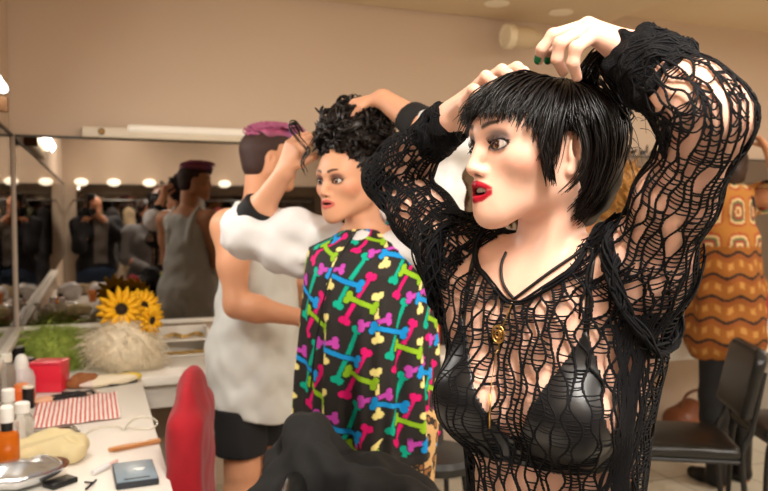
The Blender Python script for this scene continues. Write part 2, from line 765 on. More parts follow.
def torso_sdf(S, N, B, w=1.0, female=True, pad=0.0, k=.06, hang=0.0, low=True):
    """N neck base, B columns left, forward, up"""
    P = lambda *a: np.asarray(N) + B @ np.array(a)
    E = lambda c, r, kk=k: S.ell(P(*c), np.array(r) + pad, B, kk)
    E((0, -.005, -.15), (.130 * w, .092, .16))
    E((0, -.012, -.075), (.135 * w, .07, .075))
    E((0, .0, -.30), (.108 * w + hang, .08 + hang * .6, .14))
    if low:
        E((0, -.01, -.46), (.145 * w + hang * .5, .098, .12))
        E((0, -.03, -.54), (.15 * w, .105, .11))
    if female:
        for x in (1, -1):
            E((x * .070 * w, .074, -.195), (.056, .050, .056), .035)
    else:
        for x in (1, -1):
            E((x * .075 * w, .07, -.14), (.07, .035, .05), .05)
    return P


def arm_sdf(S, sh, el, wr, ra=(.05, .041, .037, .024), pad=0.0, k=.035):
    S.rc(sh, sh + (el - sh) * .5, ra[0] + pad, ra[1] + .002 + pad, k)
    S.rc(sh + (el - sh) * .5, el, ra[1] + .002 + pad, ra[2] - .002 + pad, k)
    m = el + (wr - el) * .3
    S.rc(el, m, ra[2] - .001 + pad, ra[2] + .001 + pad, k)
    S.rc(m, wr, ra[2] + .001 + pad, ra[3] + pad, k)


def finger(S, pts, r0=.0078, r1=.0062, k=.004):
    n = len(pts)
    S.chain([np.asarray(p, float) for p in pts], [r0 + (r1 - r0) * i / (n - 1) for i in range(n)], k)


def simple_hand(S, wr, dirv, side, curl=.6, s=1.0, thumb=1):
    """palm from wrist along dirv; side = direction across the palm (towards the thumb); palm faces cross"""
    d, t = nrm(dirv), nrm(side)
    t = nrm(t - d * np.dot(t, d))
    n = np.cross(d, t) * thumb          # direction the palm faces: fingers curl towards it
    for i, off in enumerate((.028, .010, -.009, -.027)):
        L = (.070, .078, .072, .057)[i] * s
        mc = wr + d * (.085 - .004 * abs(i - 1.3)) * s + t * off * s
        S.rc(wr + t * off * .5 * s, mc, .016 * s, .0115 * s, .014)
        p, a, pts = mc, 0.15, [mc]
        for ln in (.45, .3, .25):
            a += curl
            p = p + (d * math.cos(a) + n * math.sin(a)) * L * ln
            pts.append(p)
        finger(S, pts, .0088 * s, .0068 * s)
    b = wr + d * .03 * s + t * .022 * s
    finger(S, [b, b + (d * .6 + t * .55 + n * .3) * .035 * s, b + (d * .85 + t * .55 + n * .55) * .06 * s, b + (d * 1.0 + t * .45 + n * .75) * .082 * s], .0125 * s, .0078 * s, .008)


def leg_sdf(S, hip, knee, ank, toe, r=(.085, .06, .05, .036), pad=0.0, k=.04):
    S.rc(hip, knee, r[0] + pad, r[1] + pad, k)
    m = knee + (ank - knee) * .3
    S.rc(knee, m, r[1] - .004 + pad, r[2] + .006 + pad, k)
    S.rc(m, ank, r[2] + .006 + pad, r[3] + pad, k)
    if toe is not None:
        heel = ank + (ank - toe) * .18
        heel[2] = toe[2] + .005
        S.rc(ank, heel, r[3] - .004, .03, .02)
        S.rc(heel, toe, .034, .024, .03)
        S.rc(toe + V(0, 0, .0), toe + (toe - ank) * V(.25, .25, 0), .028, .02, .02)


def std_legs(base, B, hz=.90, w=.085, kneez=.48, lift=.085):
    out = []
    for x in (1, -1):
        l, f = B[:, 0], B[:, 1]
        fl = nrm(V(f[0], f[1], 0))
        hip = base + l * x * w + V(0, 0, hz)
        kn = base + l * x * (w + .005) + fl * .015 + V(0, 0, kneez)
        an = base + l * x * (w + .01) - fl * .02 + V(0, 0, lift)
        toe = an + fl * .12 + V(0, 0, -.055)
        out.append((hip, kn, an, toe))
    return out


def skin_col(n, rgb):
    return np.tile(lin(rgb), (n, 1))


def strand_mesh(guides, n, npts=12, r=.0018, jit=.004, grow=1.0, sides=4, seed=1, groups=None, tip=.25, lenj=.12, wig=0.0):
    """hair strands between neighbouring guide curves (point lists); groups = list of index lists"""
    rg = np.random.default_rng(seed)
    G = [spline(np.asarray(g, float), npts) for g in guides]
    groups = groups or [list(range(len(G)))]
    lens = np.array([len(g) - 1 for g in groups], float)
    Ps, Rs = [], []
    tt = np.linspace(0, 1, npts)
    for _ in range(n):
        g = groups[rg.choice(len(groups), p=lens / lens.sum())]
        i = rg.integers(0, len(g) - 1)
        t = rg.uniform()
        P = G[g[i]] * (1 - t) + G[g[i + 1]] * t
        j = rg.normal(size=3) * jit
        j2 = rg.normal(size=3) * jit * grow
        j3 = rg.normal(size=3) * jit * grow * .7
        P = P + j * .6 + j2 * tt[:, None] + j3 * np.sin(tt * math.pi)[:, None]
        if wig:
            ph = rg.uniform(0, 6.28, 3)
            P = P + wig * tt[:, None] * np.sin(tt[:, None] * rg.uniform(8, 16) + ph)
        L = 1 - abs(rg.normal()) * lenj
        k = np.linspace(0, max(.5, L), npts) * (npts - 1)
        P = np.stack([np.interp(k, np.arange(npts), P[:, c]) for c in range(3)], 1)
        Ps.append(P)
        rr = r * rg.uniform(.6, 1.3)
        Rs.append(rr * (1 - (1 - tip) * tt ** 2))
    return fast_tubes(np.array(Ps), np.array(Rs), sides)
# ------------------------------------------------------------------ woman in the net top (foreground)
def build_w1():
    a = math.radians(38)
    f = V(-math.sin(a), -math.cos(a), 0)
    B = frame(f)
    L, Fd = B[:, 0], B[:, 1]
    N = pc(548, 256, 1.03)
    hy = math.radians(67)
    hf = V(-math.sin(hy), -math.cos(hy), .02)
    H = frame(hf, (0.0, 0, 1))
    HS = .96
    HO = pc(536, 149, 1.0)
    base = V(N[0], N[1], 0) - Fd * .03
    BW = wp(base)
    R = root('person', 'woman in black openwork crochet top with dark bob, both hands in hair', 'person', BW)

    shL = N + L * .150 + V(0, 0, -.028)
    shR = N - L * .150 + V(0, 0, -.022)
    shL = pc(642, 268, .94)
    shR = pc(462, 258, 1.13)
    elL = pc(714, 118, .80)
    wrL = pc(634, 54, .925)
    elR = pc(388, 178, 1.31)
    wrR = pc(452, 119, 1.13)

    S = SDF(segs=[[-.12, (.10, .0042), (.32, .0018), (.50, .0036)],
                  [.62, (.86, .0036), (1.10, .0018), (1.50, .0045)],
                  [0, (.95, .014), (1.42, .0042), (1.77, .0018)]])
    torso_sdf(S, N, B, .97)
    for x, sh in ((1, shL), (-1, shR)):
        S.rc(N + V(0, 0, -.03) - Fd * .01, sh, .048, .046, .04)
        S.rc(N + L * x * .02 + Fd * .045 + V(0, 0, -.045), sh + Fd * .02, .009, .009, .016)
        S.rc(N + L * x * .06 + V(0, 0, -.12), sh, .07, .045, .05)
    # neck
    nk = HO + H @ (V(0, -.035, -.05) * HS)
    S.rc(nk, N + V(0, 0, .0) + Fd * .0, .042, .047, .012)
    S.rc(HO + H @ (V(.05, -.02, -.06) * HS), N + Fd * .05 + L * .012 + V(0, 0, -.035), .013, .010, .022)
    P = head_sdf(S, HO, H, HS, open_mouth=.0062, ears=(1, -1), crown=.83)
    arm_sdf(S, shL, elL, wrL, (.041, .036, .034, .023))
    arm_sdf(S, shR, elR, wrR, (.047, .040, .036, .024))
    # her left hand, above the crown
    mc = [pc(592, 27, .968), pc(588, 25, .948), pc(588, 29, .928), pc(593, 36, .910)]
    for q in mc:
        S.rc(wrL, q, .020, .0108, .012)
    fl = [[mc[0], pc(561, 38, .975), pc(549, 49, .98), pc(548, 60, .99)],
          [mc[1], pc(553, 35, .938), pc(542, 49, .943), pc(538.5, 60, .953)],
          [mc[2], pc(560, 43, .905), pc(557, 59, .912), pc(563, 72, .925)],
          [mc[3], pc(576, 48, .892), pc(573, 63, .897), pc(577, 77, .91)]]
    for q in fl:
        finger(S, q, .0088, .0064)
    finger(S, [wrL + V(-.01, .012, -.012), pc(606, 66, .975), pc(593, 66, .985), pc(582, 72, .975)], .0135, .0075, .008)
    # her right hand on the fringe
    mr = [pc(463, 104, 1.075), pc(471, 93, 1.085), pc(481, 84, 1.095), pc(493, 78, 1.105)]
    for q in mr:
        S.rc(wrR, q, .020, .0108, .012)
    fr = [[mr[0], pc(474, 90, 1.045), pc(483, 96, 1.03), pc(490, 106, 1.02)],
          [mr[1], pc(486, 76.5, 1.055), pc(494, 82, 1.04), pc(499, 93, 1.03)],
          [mr[2], pc(502, 70, 1.065), pc(509, 75, 1.05), pc(514, 86, 1.04)],
          [mr[3], pc(517, 67.5, 1.075), pc(524, 72, 1.06), pc(529, 82, 1.05)]]
    for q in fr:
        finger(S, q, .0092, .0066)
    # legs
    for hip, kn, an, toe in std_legs(base, B, .92, .08):
        leg_sdf(S, hip, kn, an, toe)
    v, q = S.mesh(2)
    col = skin_col(len(v), (226, 180, 158))
    pl = ((v - HO) @ H) / HS
    paint_face(pl, col, lip=lin(158, 14, 36), brow=lin(42, 26, 20), shadow=lin(122, 116, 124), liner=lin(26, 20, 20),
               blush=lin(214, 128, 108), o=.0062, moles=(((.040, .062, -.083), .0014), ((.052, .045, -.085), .0022)))
    # teeth: pale strip under the upper lip
    tm = (np.abs(pl[:, 0]) < .011) & (pl[:, 2] < -.0655) & (pl[:, 2] > -.0725) & (pl[:, 1] > .07) & (pl[:, 1] < .0875)
    # nails
    for t4, c4 in ((fl[1], (20, 120, 70)), (fl[0], (20, 120, 70))):
        tip = t4[3]
        d = nrm(t4[3] - t4[2])
        rel = v - tip
        al = rel @ d
        rad = rel - al[:, None] * d
        out = nrm(pc(384, 245, .001) - tip) + V(-.7, 0, .2)
        w = (np.abs(al - .001) < .0075) & (np.linalg.norm(rad, axis=1) < .011) & ((rad @ nrm(out)) > .0025)
        col[w] = lin(c4)
    body = mesh_obj('body', w_of((v, q)), mat('fair skin', vcol=True, rough=.42, sss=.18, spec=.35), R, cols=col)
    # teeth
    mb = MB()
    for i in range(6):
        x = (i - 2.5) * .0050
        mb.ell(P(x, .0870 - abs(x) * .32, -.0588), V(.0028, .003, .0050) * HS, M=H, seg=10, rings=8)
    mesh_obj('teeth', w_of(mb.get()), mat('tooth white', (235, 228, 215), .2), R)
    for x in (1, -1):
        eye_parts(R, P, H, HS, H @ V(-.12 if x > 0 else -.05, 1, .04), lin(74, 40, 22), x)
        lashes(R, P, x)

    # ------------- hair
    Sh = SDF(segs=[[HO[0] - .16, (HO[0] + .18, .0032)], [HO[1] - .17, (HO[1] + .19, .0032)], [HO[2] - .16, (HO[2] + .16, .0032)]])
    E = lambda c, r, k=.03, op='u': Sh.ell(P(*c), np.array(r) * HS, H, k, op)
    E((0, -.022, .018), (.080, .096, .070))
    E((0, -.055, .005), (.084, .075, .085))
    E((0, -.062, -.045), (.072, .052, .065))
    E((0, .055, .044), (.058, .036, .030), .03)
    E((.0, .085, -.03), (.10, .085, .095), .012, 's')
    E((.085, -.004, -.02), (.03, .026, .045), .01, 's')
    E((-.085, -.004, -.02), (.03, .026, .045), .01, 's')
    Sh.noise(.0016, 160, 3)
    vf = w_of(Sh.mesh(1))
    hm = mat('black hair', (14, 10, 9), .36, spec=.35, vary=.3, vscale=30)
    hair = mesh_obj('hair', vf, hm, R)
    gl = [[(.002, -.02, .130), (.003, .04, .128), (.004, .088, .088), (.006, .1035, .058)],
          [(.012, -.02, .130), (.022, .035, .126), (.030, .083, .086), (.034, .0985, .049)],
          [(.02, -.022, .129), (.042, .025, .118), (.055, .066, .078), (.058, .0790, .036)],
          [(.022, -.025, .128), (.055, .01, .11), (.074, .040, .062), (.0765, .052, .012)],
          [(.024, -.028, .127), (.064, -.002, .098), (.084, .020, .045), (.083, .028, -.015), (.079, .030, -.042)],
          # behind the ear
          [(.022, -.035, .128), (.066, -.018, .098), (.091, -.018, .045), (.096, -.030, -.010), (.086, -.024, -.055), (.066, -.012, -.085)],
          [(.018, -.04, .128), (.062, -.06, .104), (.091, -.068, .040), (.086, -.064, -.030), (.062, -.046, -.076), (.042, -.032, -.100)],
          [(.01, -.04, .129), (.042, -.09, .104), (.063, -.104, .040), (.057, -.094, -.030), (.040, -.066, -.080), (.026, -.044, -.108)],
          [(0, -.045, .129), (.0, -.100, .104), (0, -.118, .035), (0, -.104, -.040), (0, -.072, -.088), (0, -.048, -.115)],
          [(.024, -.028, .127), (.064, -.002, .098), (.084, .018, .052), (.085, .018, .024)],
          [(.022, -.035, .128), (.066, -.018, .098), (.091, -.016, .052), (.093, -.020, .020)]]
    gr = [[(-x, y, z) for x, y, z in g] for g in gl]
    G = [[tuple(P(x, y + (.006 if y < -.05 else 0), z * (.70 if z > .045 else (.70 + .3 * (.045 - z) / .045 if z > 0 else 1)))) for x, y, z in g] for g in gl + gr]
    n = len(gl)
    vf = strand_mesh(G, 1900, 14, .0015, .0042, 1.25, 4, 11,
                     [[0, 1, 2, 3, 4], [9, 10], [5, 6, 7, 8], [n, n + 1, n + 2, n + 3, n + 4], [n + 9, n + 10], [n + 5, n + 6, n + 7, n + 8]], wig=.0015)
    mesh_obj('hair_strands', w_of(vf), hm, hair)
    # lock over the ear, lifted tufts under the raised hand, flyaways
    G2 = [[(.07, -.004, .06), (.088, .004, .035), (.099, -.003, -.005), (.096, .001, -.04), (.080, .018, -.066)],
          [(.07, -.012, .06), (.091, -.006, .035), (.100, -.012, -.005), (.098, -.008, -.04), (.082, .010, -.066)],
          [(.070, .045, .02), (.076, .038, -.02), (.0765, .030, -.05)], [(.074, .036, .02), (.079, .030, -.02), (.080, .024, -.055)]]
    G2 = [[tuple(P(*p)) for p in g] for g in G2]
    vf = strand_mesh(G2, 60, 12, .0017, .0022, 1.0, 4, 5, [[0, 1], [2, 3]])
    mesh_obj('hair_lock', w_of(vf), hm, hair)
    tip = pc(588, 66, .965)
    G3 = []
    for c in ((.01, -.04, .080), (.045, -.05, .070), (.03, -.08, .065), (.0, -.075, .074)):
        b = P(*c)
        G3.append([b, b * .55 + tip * .45 + V(.004, 0, .004), tip + V(0, 0, -.004), tip + V(.018, -.004, .012), tip + V(.034, -.01, -.012)])
    G3b = []
    for c, e in (((.05, -.075, .056), pc(604, 78, .95)), ((.066, -.080, .05), pc(614, 84, .95)), ((.07, -.085, .03), pc(622, 100, .95))):
        b = P(*c)
        G3b.append([b, b * .6 + e * .4 + V(.012, 0, .004), e, tip + V(.012, -.004, 0)])
    vf1 = strand_mesh(G3, 90, 14, .0018, .004, 1.3, 4, 6)
    vf2 = strand_mesh(G3b, 46, 14, .0016, .004, 1.3, 4, 7)
    mesh_obj('hair_tuft', w_of((np.vstack([vf1[0], vf2[0]]), np.vstack([vf1[1], vf2[1] + len(vf1[0])]))), hm, hair)
    rg = np.random.default_rng(8)
    fl_ = []
    for _ in range(46):
        t = rg.uniform(.3, 2.6)
        b = V(.035 + rg.uniform(-.03, .05), -.06 - .07 * math.sin(t), .05 + .07 * math.cos(t))
        d = V(rg.normal() * .3, -1, rg.normal() * .6 - .3)
        pts = [P(*b), P(*(b + d * .016 + V(0, 0, .008))), P(*(b + d * .03 + V(0, 0, -.006)))]
        fl_.append((spline(pts, 7), np.linspace(.0006, .0003, 7)))
    mesh_obj('flyaway_hair', w_of(tubes(fl_, 3)), hm, hair)

    # ------------- bralette
    S2 = SDF(segs=[[N[0] - .25, (N[0] + .25, .0034)], [N[1] - .22, (N[1] + .22, .0034)], [N[2] - .34, (N[2] + .02, .0034)]])
    torso_sdf(S2, N, B, .97)
    for x, sh in ((1, shL), (-1, shR)):
        S2.rc(N + V(0, 0, -.03) - Fd * .01, sh, .048, .046, .04)
        S2.rc(N + L * x * .06 + V(0, 0, -.12), sh, .07, .045, .05)
    v, q = S2.mesh(2, iso=.0035)
    loc = (v - N) @ B
    fc = loc[q].mean(1)
    ax, z, y = np.abs(fc[:, 0]), fc[:, 2], fc[:, 1]
    apx, apz, bz = .088, -.085, -.232
    t = np.clip((z - bz) / (apz - bz), 0, 1)
    cup = (y > .0) & (z > bz) & (z < apz) & (ax > .006 + (apx - .006) * t ** .9) & (ax < .125 - (.125 - apx) * t ** 1.3 + .004)
    band = (z > -.268) & (z < -.228)
    keep = cup | band
    qk = q[keep]
    used, inv = np.unique(qk, return_inverse=True)
    vb, qb = v[used], inv.reshape(qk.shape)
    bra = mesh_obj('bralette', w_of((vb, qb)), mat('black satin', (10, 10, 12), .38, spec=.5), R)
    md = bra.modifiers.new('thick', 'SOLIDIFY')
    md.thickness = .003
    md.offset = 1
    sp = bra.modifiers.new('soft', 'SMOOTH')
    sp.iterations = 3

    def surf(S_, o, d, far=.34, n=90):
        """first hit coming from outside towards o"""
        o, d = np.broadcast_arrays(np.asarray(o, float), np.asarray(d, float))
        sh = o.shape[:-1]
        o, d = o.reshape(-1, 3), d.reshape(-1, 3)
        ts = np.linspace(far, .0, n)
        res = np.zeros(len(o))
        done = np.zeros(len(o), bool)
        prev = None
        for t_ in ts:
            val = S_.sample(o + d * t_)
            if prev is not None:
                hit = (~done) & (val < 0) & (prev >= 0)
                dt = far / (n - 1)
                res[hit] = t_ + dt * (-val[hit]) / (prev[hit] - val[hit] + 1e-9)
                done |= hit
            prev = val
        return (o + d * res[:, None]).reshape(*sh, 3)

    for x in (1, -1):
        pts = []
        for tz in np.linspace(0, 1, 14):
            ang = math.radians(-8 + 140 * tz)
            o = N + L * x * (.088 + .004 * tz) + V(0, 0, -.10)
            d = Fd * math.cos(ang) + V(0, 0, 1) * math.sin(ang)
            pts.append(surf(S2, o, d, .2))
        vf = tubes([(np.array(pts), np.full(14, .0042))], 6)
        mesh_obj('bra_strap', w_of(vf), mat('black satin'), bra)

    # ------------- the crochet top: real cords laid over the body
    yarn = mat('black yarn', (9, 9, 12), .75, spec=.2)
    TG = SDF(segs=[[N[0] - .30, (N[0] + .30, .005)], [N[1] - .28, (N[1] + .28, .005)], [N[2] - .68, (N[2] + .06, .005)]])
    torso_sdf(TG, N, B, .97, pad=.006, hang=.006)
    for x, sh, el in ((1, shL, elL), (-1, shR, elR)):
        TG.rc(N + V(0, 0, -.03) - Fd * .01, sh, .054, .054, .04)
        TG.rc(N + L * x * .06 + V(0, 0, -.12), sh, .077, .054, .05)
        TG.rc(sh, sh + (el - sh) * .3, .054, .056, .03)
    TG.rc(N + L * .085 + V(0, 0, -.14), N + L * .055 + V(0, 0, -.62), .05, .045, .06)
    up3 = V(0, 0, 1)
    HB = .54                                                     # height of the straight part

    def torso_pt(s, th):
        """s: metres up from the hem, th: angle from the front towards her left"""
        s, th = np.broadcast_arrays(s, th)
        zz = np.minimum(s, HB) - .64
        el_ = np.clip((s - HB) / .20, 0, 1) * math.radians(86)
        o = N + up3 * zz[..., None] - Fd * .005
        h = Fd * np.cos(th)[..., None] + L * np.sin(th)[..., None]
        d = h * np.cos(el_)[..., None] + up3 * np.sin(el_)[..., None]
        return surf(TG, o, d)

    def neck_ok(p):
        l = (p - N) @ B
        ax_ = np.abs(l[..., 0] + .006)
        zn = np.where(l[..., 1] > 0, -.060 + .052 * np.clip(ax_ / .075, 0, 1) ** 1.2, -.02)
        inside = (ax_ < .082) & (l[..., 2] > zn)
        return ~inside

    def arm_ok_fn(sh, el):
        d = nrm(el - sh)

        def ok(p):
            return ((p - sh) @ d) < .052
        return ok
    okL, okR = arm_ok_fn(shL, elL), arm_ok_fn(shR, elR)
    tok = lambda p: neck_ok(p) & okL(p) & okR(p)

    thin, thick = [], []

    def split(P_, okf, r, out, mn=2):
        m = okf(P_) if okf is not None else np.ones(len(P_), bool)
        i = 0
        while i < len(P_):
            if not m[i]:
                i += 1
                continue
            j = i
            while j < len(P_) and m[j]:
                j += 1
            if j - i >= mn:
                out.append((P_[i:j], r))
            i = j

    def net(fn, s0, s1, nc, rung, seed, okf, rcol=.0014, rr=.00092, holes=.3, wav=.30, hole_len=.03, closed=True, t0=0, t1=2 * math.pi, out=None, lift=.0):
        rg = np.random.default_rng(seed)
        w = (t1 - t0) / nc
        ph = rg.uniform(0, 6.28, nc + 1)
        per = rg.uniform(.055, .085, nc + 1)
        hol = []
        for j in range(nc):
            s = s0 + rg.uniform(0, hole_len * 2)
            while s < s1:
                if rg.uniform() < holes * 2:
                    hol.append((j, s, hole_len * rg.uniform(.55, 1.25)))
                s += hole_len * rg.uniform(1.5, 3.2)
        hj = [[h for h in hol if h[0] == j] for j in range(nc)]

        def theta(j, s):
            jj = j % nc if closed else j
            base_ = t0 + w * j
            o = wav * w * np.sin(2 * math.pi * s / per[jj] + ph[jj] + (jj % 2) * math.pi)
            for h in hj[jj % nc]:                                # column at the left edge of the hole
                o = o - .36 * w * np.exp(-((s - h[1]) / (h[2] * .6)) ** 2)
            for h in hj[(jj - 1) % nc]:
                o = o + .36 * w * np.exp(-((s - h[1]) / (h[2] * .6)) ** 2)
            return base_ + o
        ns = max(8, int((s1 - s0) / .0045))
        ss = np.linspace(s0, s1, ns)
        cols = []
        for j in range(nc if closed else nc + 1):
            th = theta(j, ss)
            P0 = fn(ss, th)
            e = w * .075
            P1 = fn(ss, th + e * np.sin(ss * 2 * math.pi / .011))
            P2 = fn(ss, th - e * np.sin(ss * 2 * math.pi / .011))
            split(P1, okf, rcol, out)
            split(P2, okf, rcol, out)
        gs, gt = np.linspace(s0, s1, 160), np.linspace(t0, t1, 24, endpoint=False)
        GP = fn(gs[:, None] * np.ones(24), np.ones((160, 1)) * gt)
        sp_ = np.percentile(np.linalg.norm(np.diff(GP, axis=0), axis=2), 70, axis=1)
        cum = np.r_[0, np.cumsum(np.clip(sp_, (s1 - s0) / 159 * .6, .03))]
        nr = int(cum[-1] / rung)
        sj = np.interp((np.arange(nr) + .5) * rung, cum, gs)
        a_s, a_t = [], []
        k5 = np.linspace(0, 1, 5)
        for j in range(nc):
            sl = rg.normal() * .25
            for i in range(nr):
                s = sj[i] + rg.normal() * rung * .16
                drop = False
                for h in hj[j]:
                    if abs(s - h[1]) < h[2] * .62:
                        drop = rg.uniform() < .93
                if drop or rg.uniform() < .05:
                    continue
                sa_, sb = s + rg.normal() * rung * .18, s + sl * rung + rg.normal() * rung * .18
                ta, tb = theta(j, np.array([sa_]))[0], theta(j + 1, np.array([sb]))[0] if closed or j + 1 <= nc else t1
                if closed and j == nc - 1:
                    tb = theta(0, np.array([sb]))[0] + (t1 - t0)
                a_s.append(sa_ + (sb - sa_) * k5 - rung * .16 * np.sin(k5 * math.pi))
                a_t.append(ta + (tb - ta) * k5)
        a_s, a_t = np.clip(np.array(a_s), s0, s1), np.array(a_t)
        PP = fn(a_s, a_t)
        if okf is None:
            ok = np.ones(len(PP), bool)
        else:
            ok = okf(PP).all(1)
        jump = np.linalg.norm(np.diff(PP, axis=1), axis=2).max(1) < .05
        for P_ in PP[ok & jump]:
            out.append((P_, rr))

    tcord = []
    net(torso_pt, .0, HB + .195, 66, .0052, 21, tok, .0014, .00105, holes=.30, out=tcord, wav=.38, hole_len=.022)

    def cord_mesh(cs, sides=4):
        by = {}
        for P_, r in cs:
            by.setdefault(len(P_), []).append((P_, r))
        vs, fs, n_ = [], [], 0
        for k, lst in by.items():
            A = np.array([p for p, _ in lst])
            Rr = np.array([np.full(k, r) for _, r in lst])
            v_, f_ = fast_tubes(A, Rr, sides)
            vs.append(v_)
            fs.append(f_ + n_)
            n_ += len(v_)
        return np.concatenate(vs), np.concatenate(fs)

    # borders: neckline, armholes, side bands
    def loop_cords(pts, n, spread, r, seed, out, nrmf=None):
        rg = np.random.default_rng(seed)
        pts = np.asarray(pts)
        m = len(pts)
        for i in range(n):
            a0 = rg.uniform(0, 6.28)
            fq = rg.uniform(5, 11)
            t_ = np.linspace(0, 1, m)
            off = np.stack([np.sin(t_ * fq * 3 + a0), np.cos(t_ * fq * 2.3 + a0 * 1.7), np.sin(t_ * fq * 2.7 + a0 * .6)], 1) * spread * rg.uniform(.3, 1)
            out.append((pts + off, r))
    ths = np.linspace(-math.pi, math.pi, 90)
    nl = []
    for th in ths:
        s = np.linspace(HB - .05, HB + .199, 60)
        p = torso_pt(s, np.full(60, th))
        ok = neck_ok(p)
        k = np.nonzero(~ok)[0]
        i = k[0] if len(k) else 59
        nl.append(p[max(0, i - 1)])
    nl = np.array(nl)
    nl = np.array([nl[(i + np.arange(-2, 3)) % 89].mean(0) for i in range(90)])
    loop_cords(nl, 7, .0035, .0017, 3, tcord)
    top = mesh_obj('crochet_top', w_of(cord_mesh(tcord)), yarn, R)

    for x, sh, el, sd in ((1, shL, elL, 5), (-1, shR, elR, 6)):
        d = nrm(nrm(el - sh) * .45 + L * x)
        e1 = nrm(np.cross(d, Fd))
        e2 = np.cross(d, e1)
        lp = []
        for t_ in np.linspace(0, 2 * math.pi, 60):
            dd = e1 * math.cos(t_) + e2 * math.sin(t_)
            c0 = sh + d * .004 + V(0, 0, -.025)
            hp = surf(TG, c0, dd, .13) - c0
            lp.append(c0 + hp * min(1, .078 / max(np.linalg.norm(hp), 1e-6)))
        oc = []
        loop_cords(lp, 42, .011, .0018, sd, oc)
        mesh_obj('armhole_seam', w_of(cord_mesh(oc)), yarn, top)
    for th, sd, n_ in ((1.15, 8, 32), (-1.5, 9, 24)):
        s = np.linspace(.0, HB + .03, 116)
        oc = []
        rg = np.random.default_rng(sd)
        for i in range(n_):
            p = torso_pt(s, th + rg.normal() * .075 + .05 * np.sin(s * rg.uniform(20, 60) + rg.uniform(0, 6)))
            split(p, tok, .0017, oc)
        mesh_obj('side_seam', w_of(cord_mesh(oc)), yarn, top)

    # sleeves
    def sleeve(sh, el, wr, prof, seed, nc, rung, holes, name, rcol, rr, wav=.3, hl=.03):
        ctr = spline([sh - (el - sh) * .22, sh + (el - sh) * .5, el - (el - sh) * .16, el - nrm((sh + wr) / 2 - el) * -.002, el + (wr - el) * .17, wr - (wr - el) * .38, wr - (wr - el) * .16], 120)
        seg = np.r_[0, np.cumsum(np.linalg.norm(np.diff(ctr, axis=0), axis=1))]
        T = np.gradient(ctr, axis=0)
        T /= np.linalg.norm(T, axis=1)[:, None]
        n1 = np.zeros_like(T)
        n1[0] = nrm(np.cross(T[0], V(.3, -.9, .1)))
        for i in range(1, len(T)):
            q_ = n1[i - 1] - T[i] * (n1[i - 1] @ T[i])
            n1[i] = q_ / np.linalg.norm(q_)
        n2 = np.cross(T, n1)
        LL = seg[-1]
        rg = np.random.default_rng(seed)
        pp = rg.uniform(0, 6.28, 4)

        def fn(s, th):
            s, th = np.broadcast_arrays(s, th)
            I = lambda A: np.stack([np.interp(s, seg, A[:, c]) for c in range(3)], -1)
            r = np.interp(s / LL, *prof)
            r = r + .0022 * np.sin(2 * th + s * 30 + pp[0]) + .0016 * np.sin(3 * th - s * 55 + pp[1])
            return I(ctr) + r[..., None] * (I(n1) * np.cos(th)[..., None] + I(n2) * np.sin(th)[..., None])
        f0 = fn

        def fn(s, th):
            p = f0(s, th)
            s, th = np.broadcast_arrays(s, th)
            c = np.stack([np.interp(s, seg, ctr[:, i]) for i in range(3)], -1)
            h = p - c
            h = h / np.linalg.norm(h, axis=-1)[..., None]
            for _ in range(2):
                p = p + h * np.clip(.0035 - S.sample(p), 0, .03)[..., None]
            return p
        oc = []
        net(fn, 0.0, LL, nc, rung, seed, None, rcol, rr, holes, wav, hl, out=oc)
        o = mesh_obj(name, w_of(cord_mesh(oc)), yarn, top)
        return fn, LL
    sleeve(shL, elL, wrL, ([0, .12, .45, .62, .80, 1], [.050, .045, .044, .046, .042, .040]), 31, 30, .0052, .30, 'sleeve', .0014, .0010, .38, .024)
    sleeve(shR, elR, wrR, ([0, .12, .45, .60, .8, 1], [.050, .047, .044, .042, .037, .034]), 32, 36, .0050, .18, 'sleeve', .0018, .0014, .25, .020)

    # ruffled cuffs
    for sh, wr, el, r0, sd, cl in ((shL, wrL, elL, .034, 41, 1.0), (shR, wrR, elR, .027, 42, .62)):
        d = nrm(el - wr)
        lo = np.minimum(wr, wr + d * .11) - .075
        hi = np.maximum(wr, wr + d * .11) + .075
        K = SDF(lo, hi, .0034)
        K.rc(wr + d * .004, wr + d * .055 * cl, r0, r0 + .008 * cl, .01)
        K.rc(wr + d * .055 * cl, wr + d * .095 * cl, r0 + .008 * cl, r0 + .009 * cl, .02)
        K.rc(wr - d * .2, wr + d * .012, .026, .0265, .006, 's')
        e1 = nrm(np.cross(d, V(0, 1, .2)))
        e2 = np.cross(d, e1)
        for i in range(11):
            t_ = i / 11 * 2 * math.pi
            p = wr + d * .002 + (e1 * math.cos(t_) + e2 * math.sin(t_)) * (r0 - .001)
            K.rc(p, p + d * .03, .006, .007, .008)
        K.noise(.0035, 190, sd)
        v_, q_ = K.mesh(1)
        cf = mesh_obj('cuff', w_of((v_, q_)), mat('black knit', (9, 9, 12), .8, spec=.2, bump=.9, bscale=420), top)
        rg = np.random.default_rng(sd)
        oc = []
        for i in range(46):
            s0_ = rg.uniform(.0, .09 * cl)
            t0_ = rg.uniform(0, 6.28)
            t_ = np.linspace(0, rg.uniform(1.0, 2.4), 12)
            rad = surf(K, wr + d * s0_ + 0 * t_[:, None] + d * (.012 * np.sin(t_ * 3 + t0_))[:, None],
                       e1 * np.cos(t_ + t0_)[:, None] + e2 * np.sin(t_ + t0_)[:, None], .07, 40)
            oc.append((rad, .0017))
        mesh_obj('cuff_cords', w_of(cord_mesh(oc)), yarn, cf)

    # ------------- cord necklace and long pendant
    cam_p = V(0, 0, CAM[2])

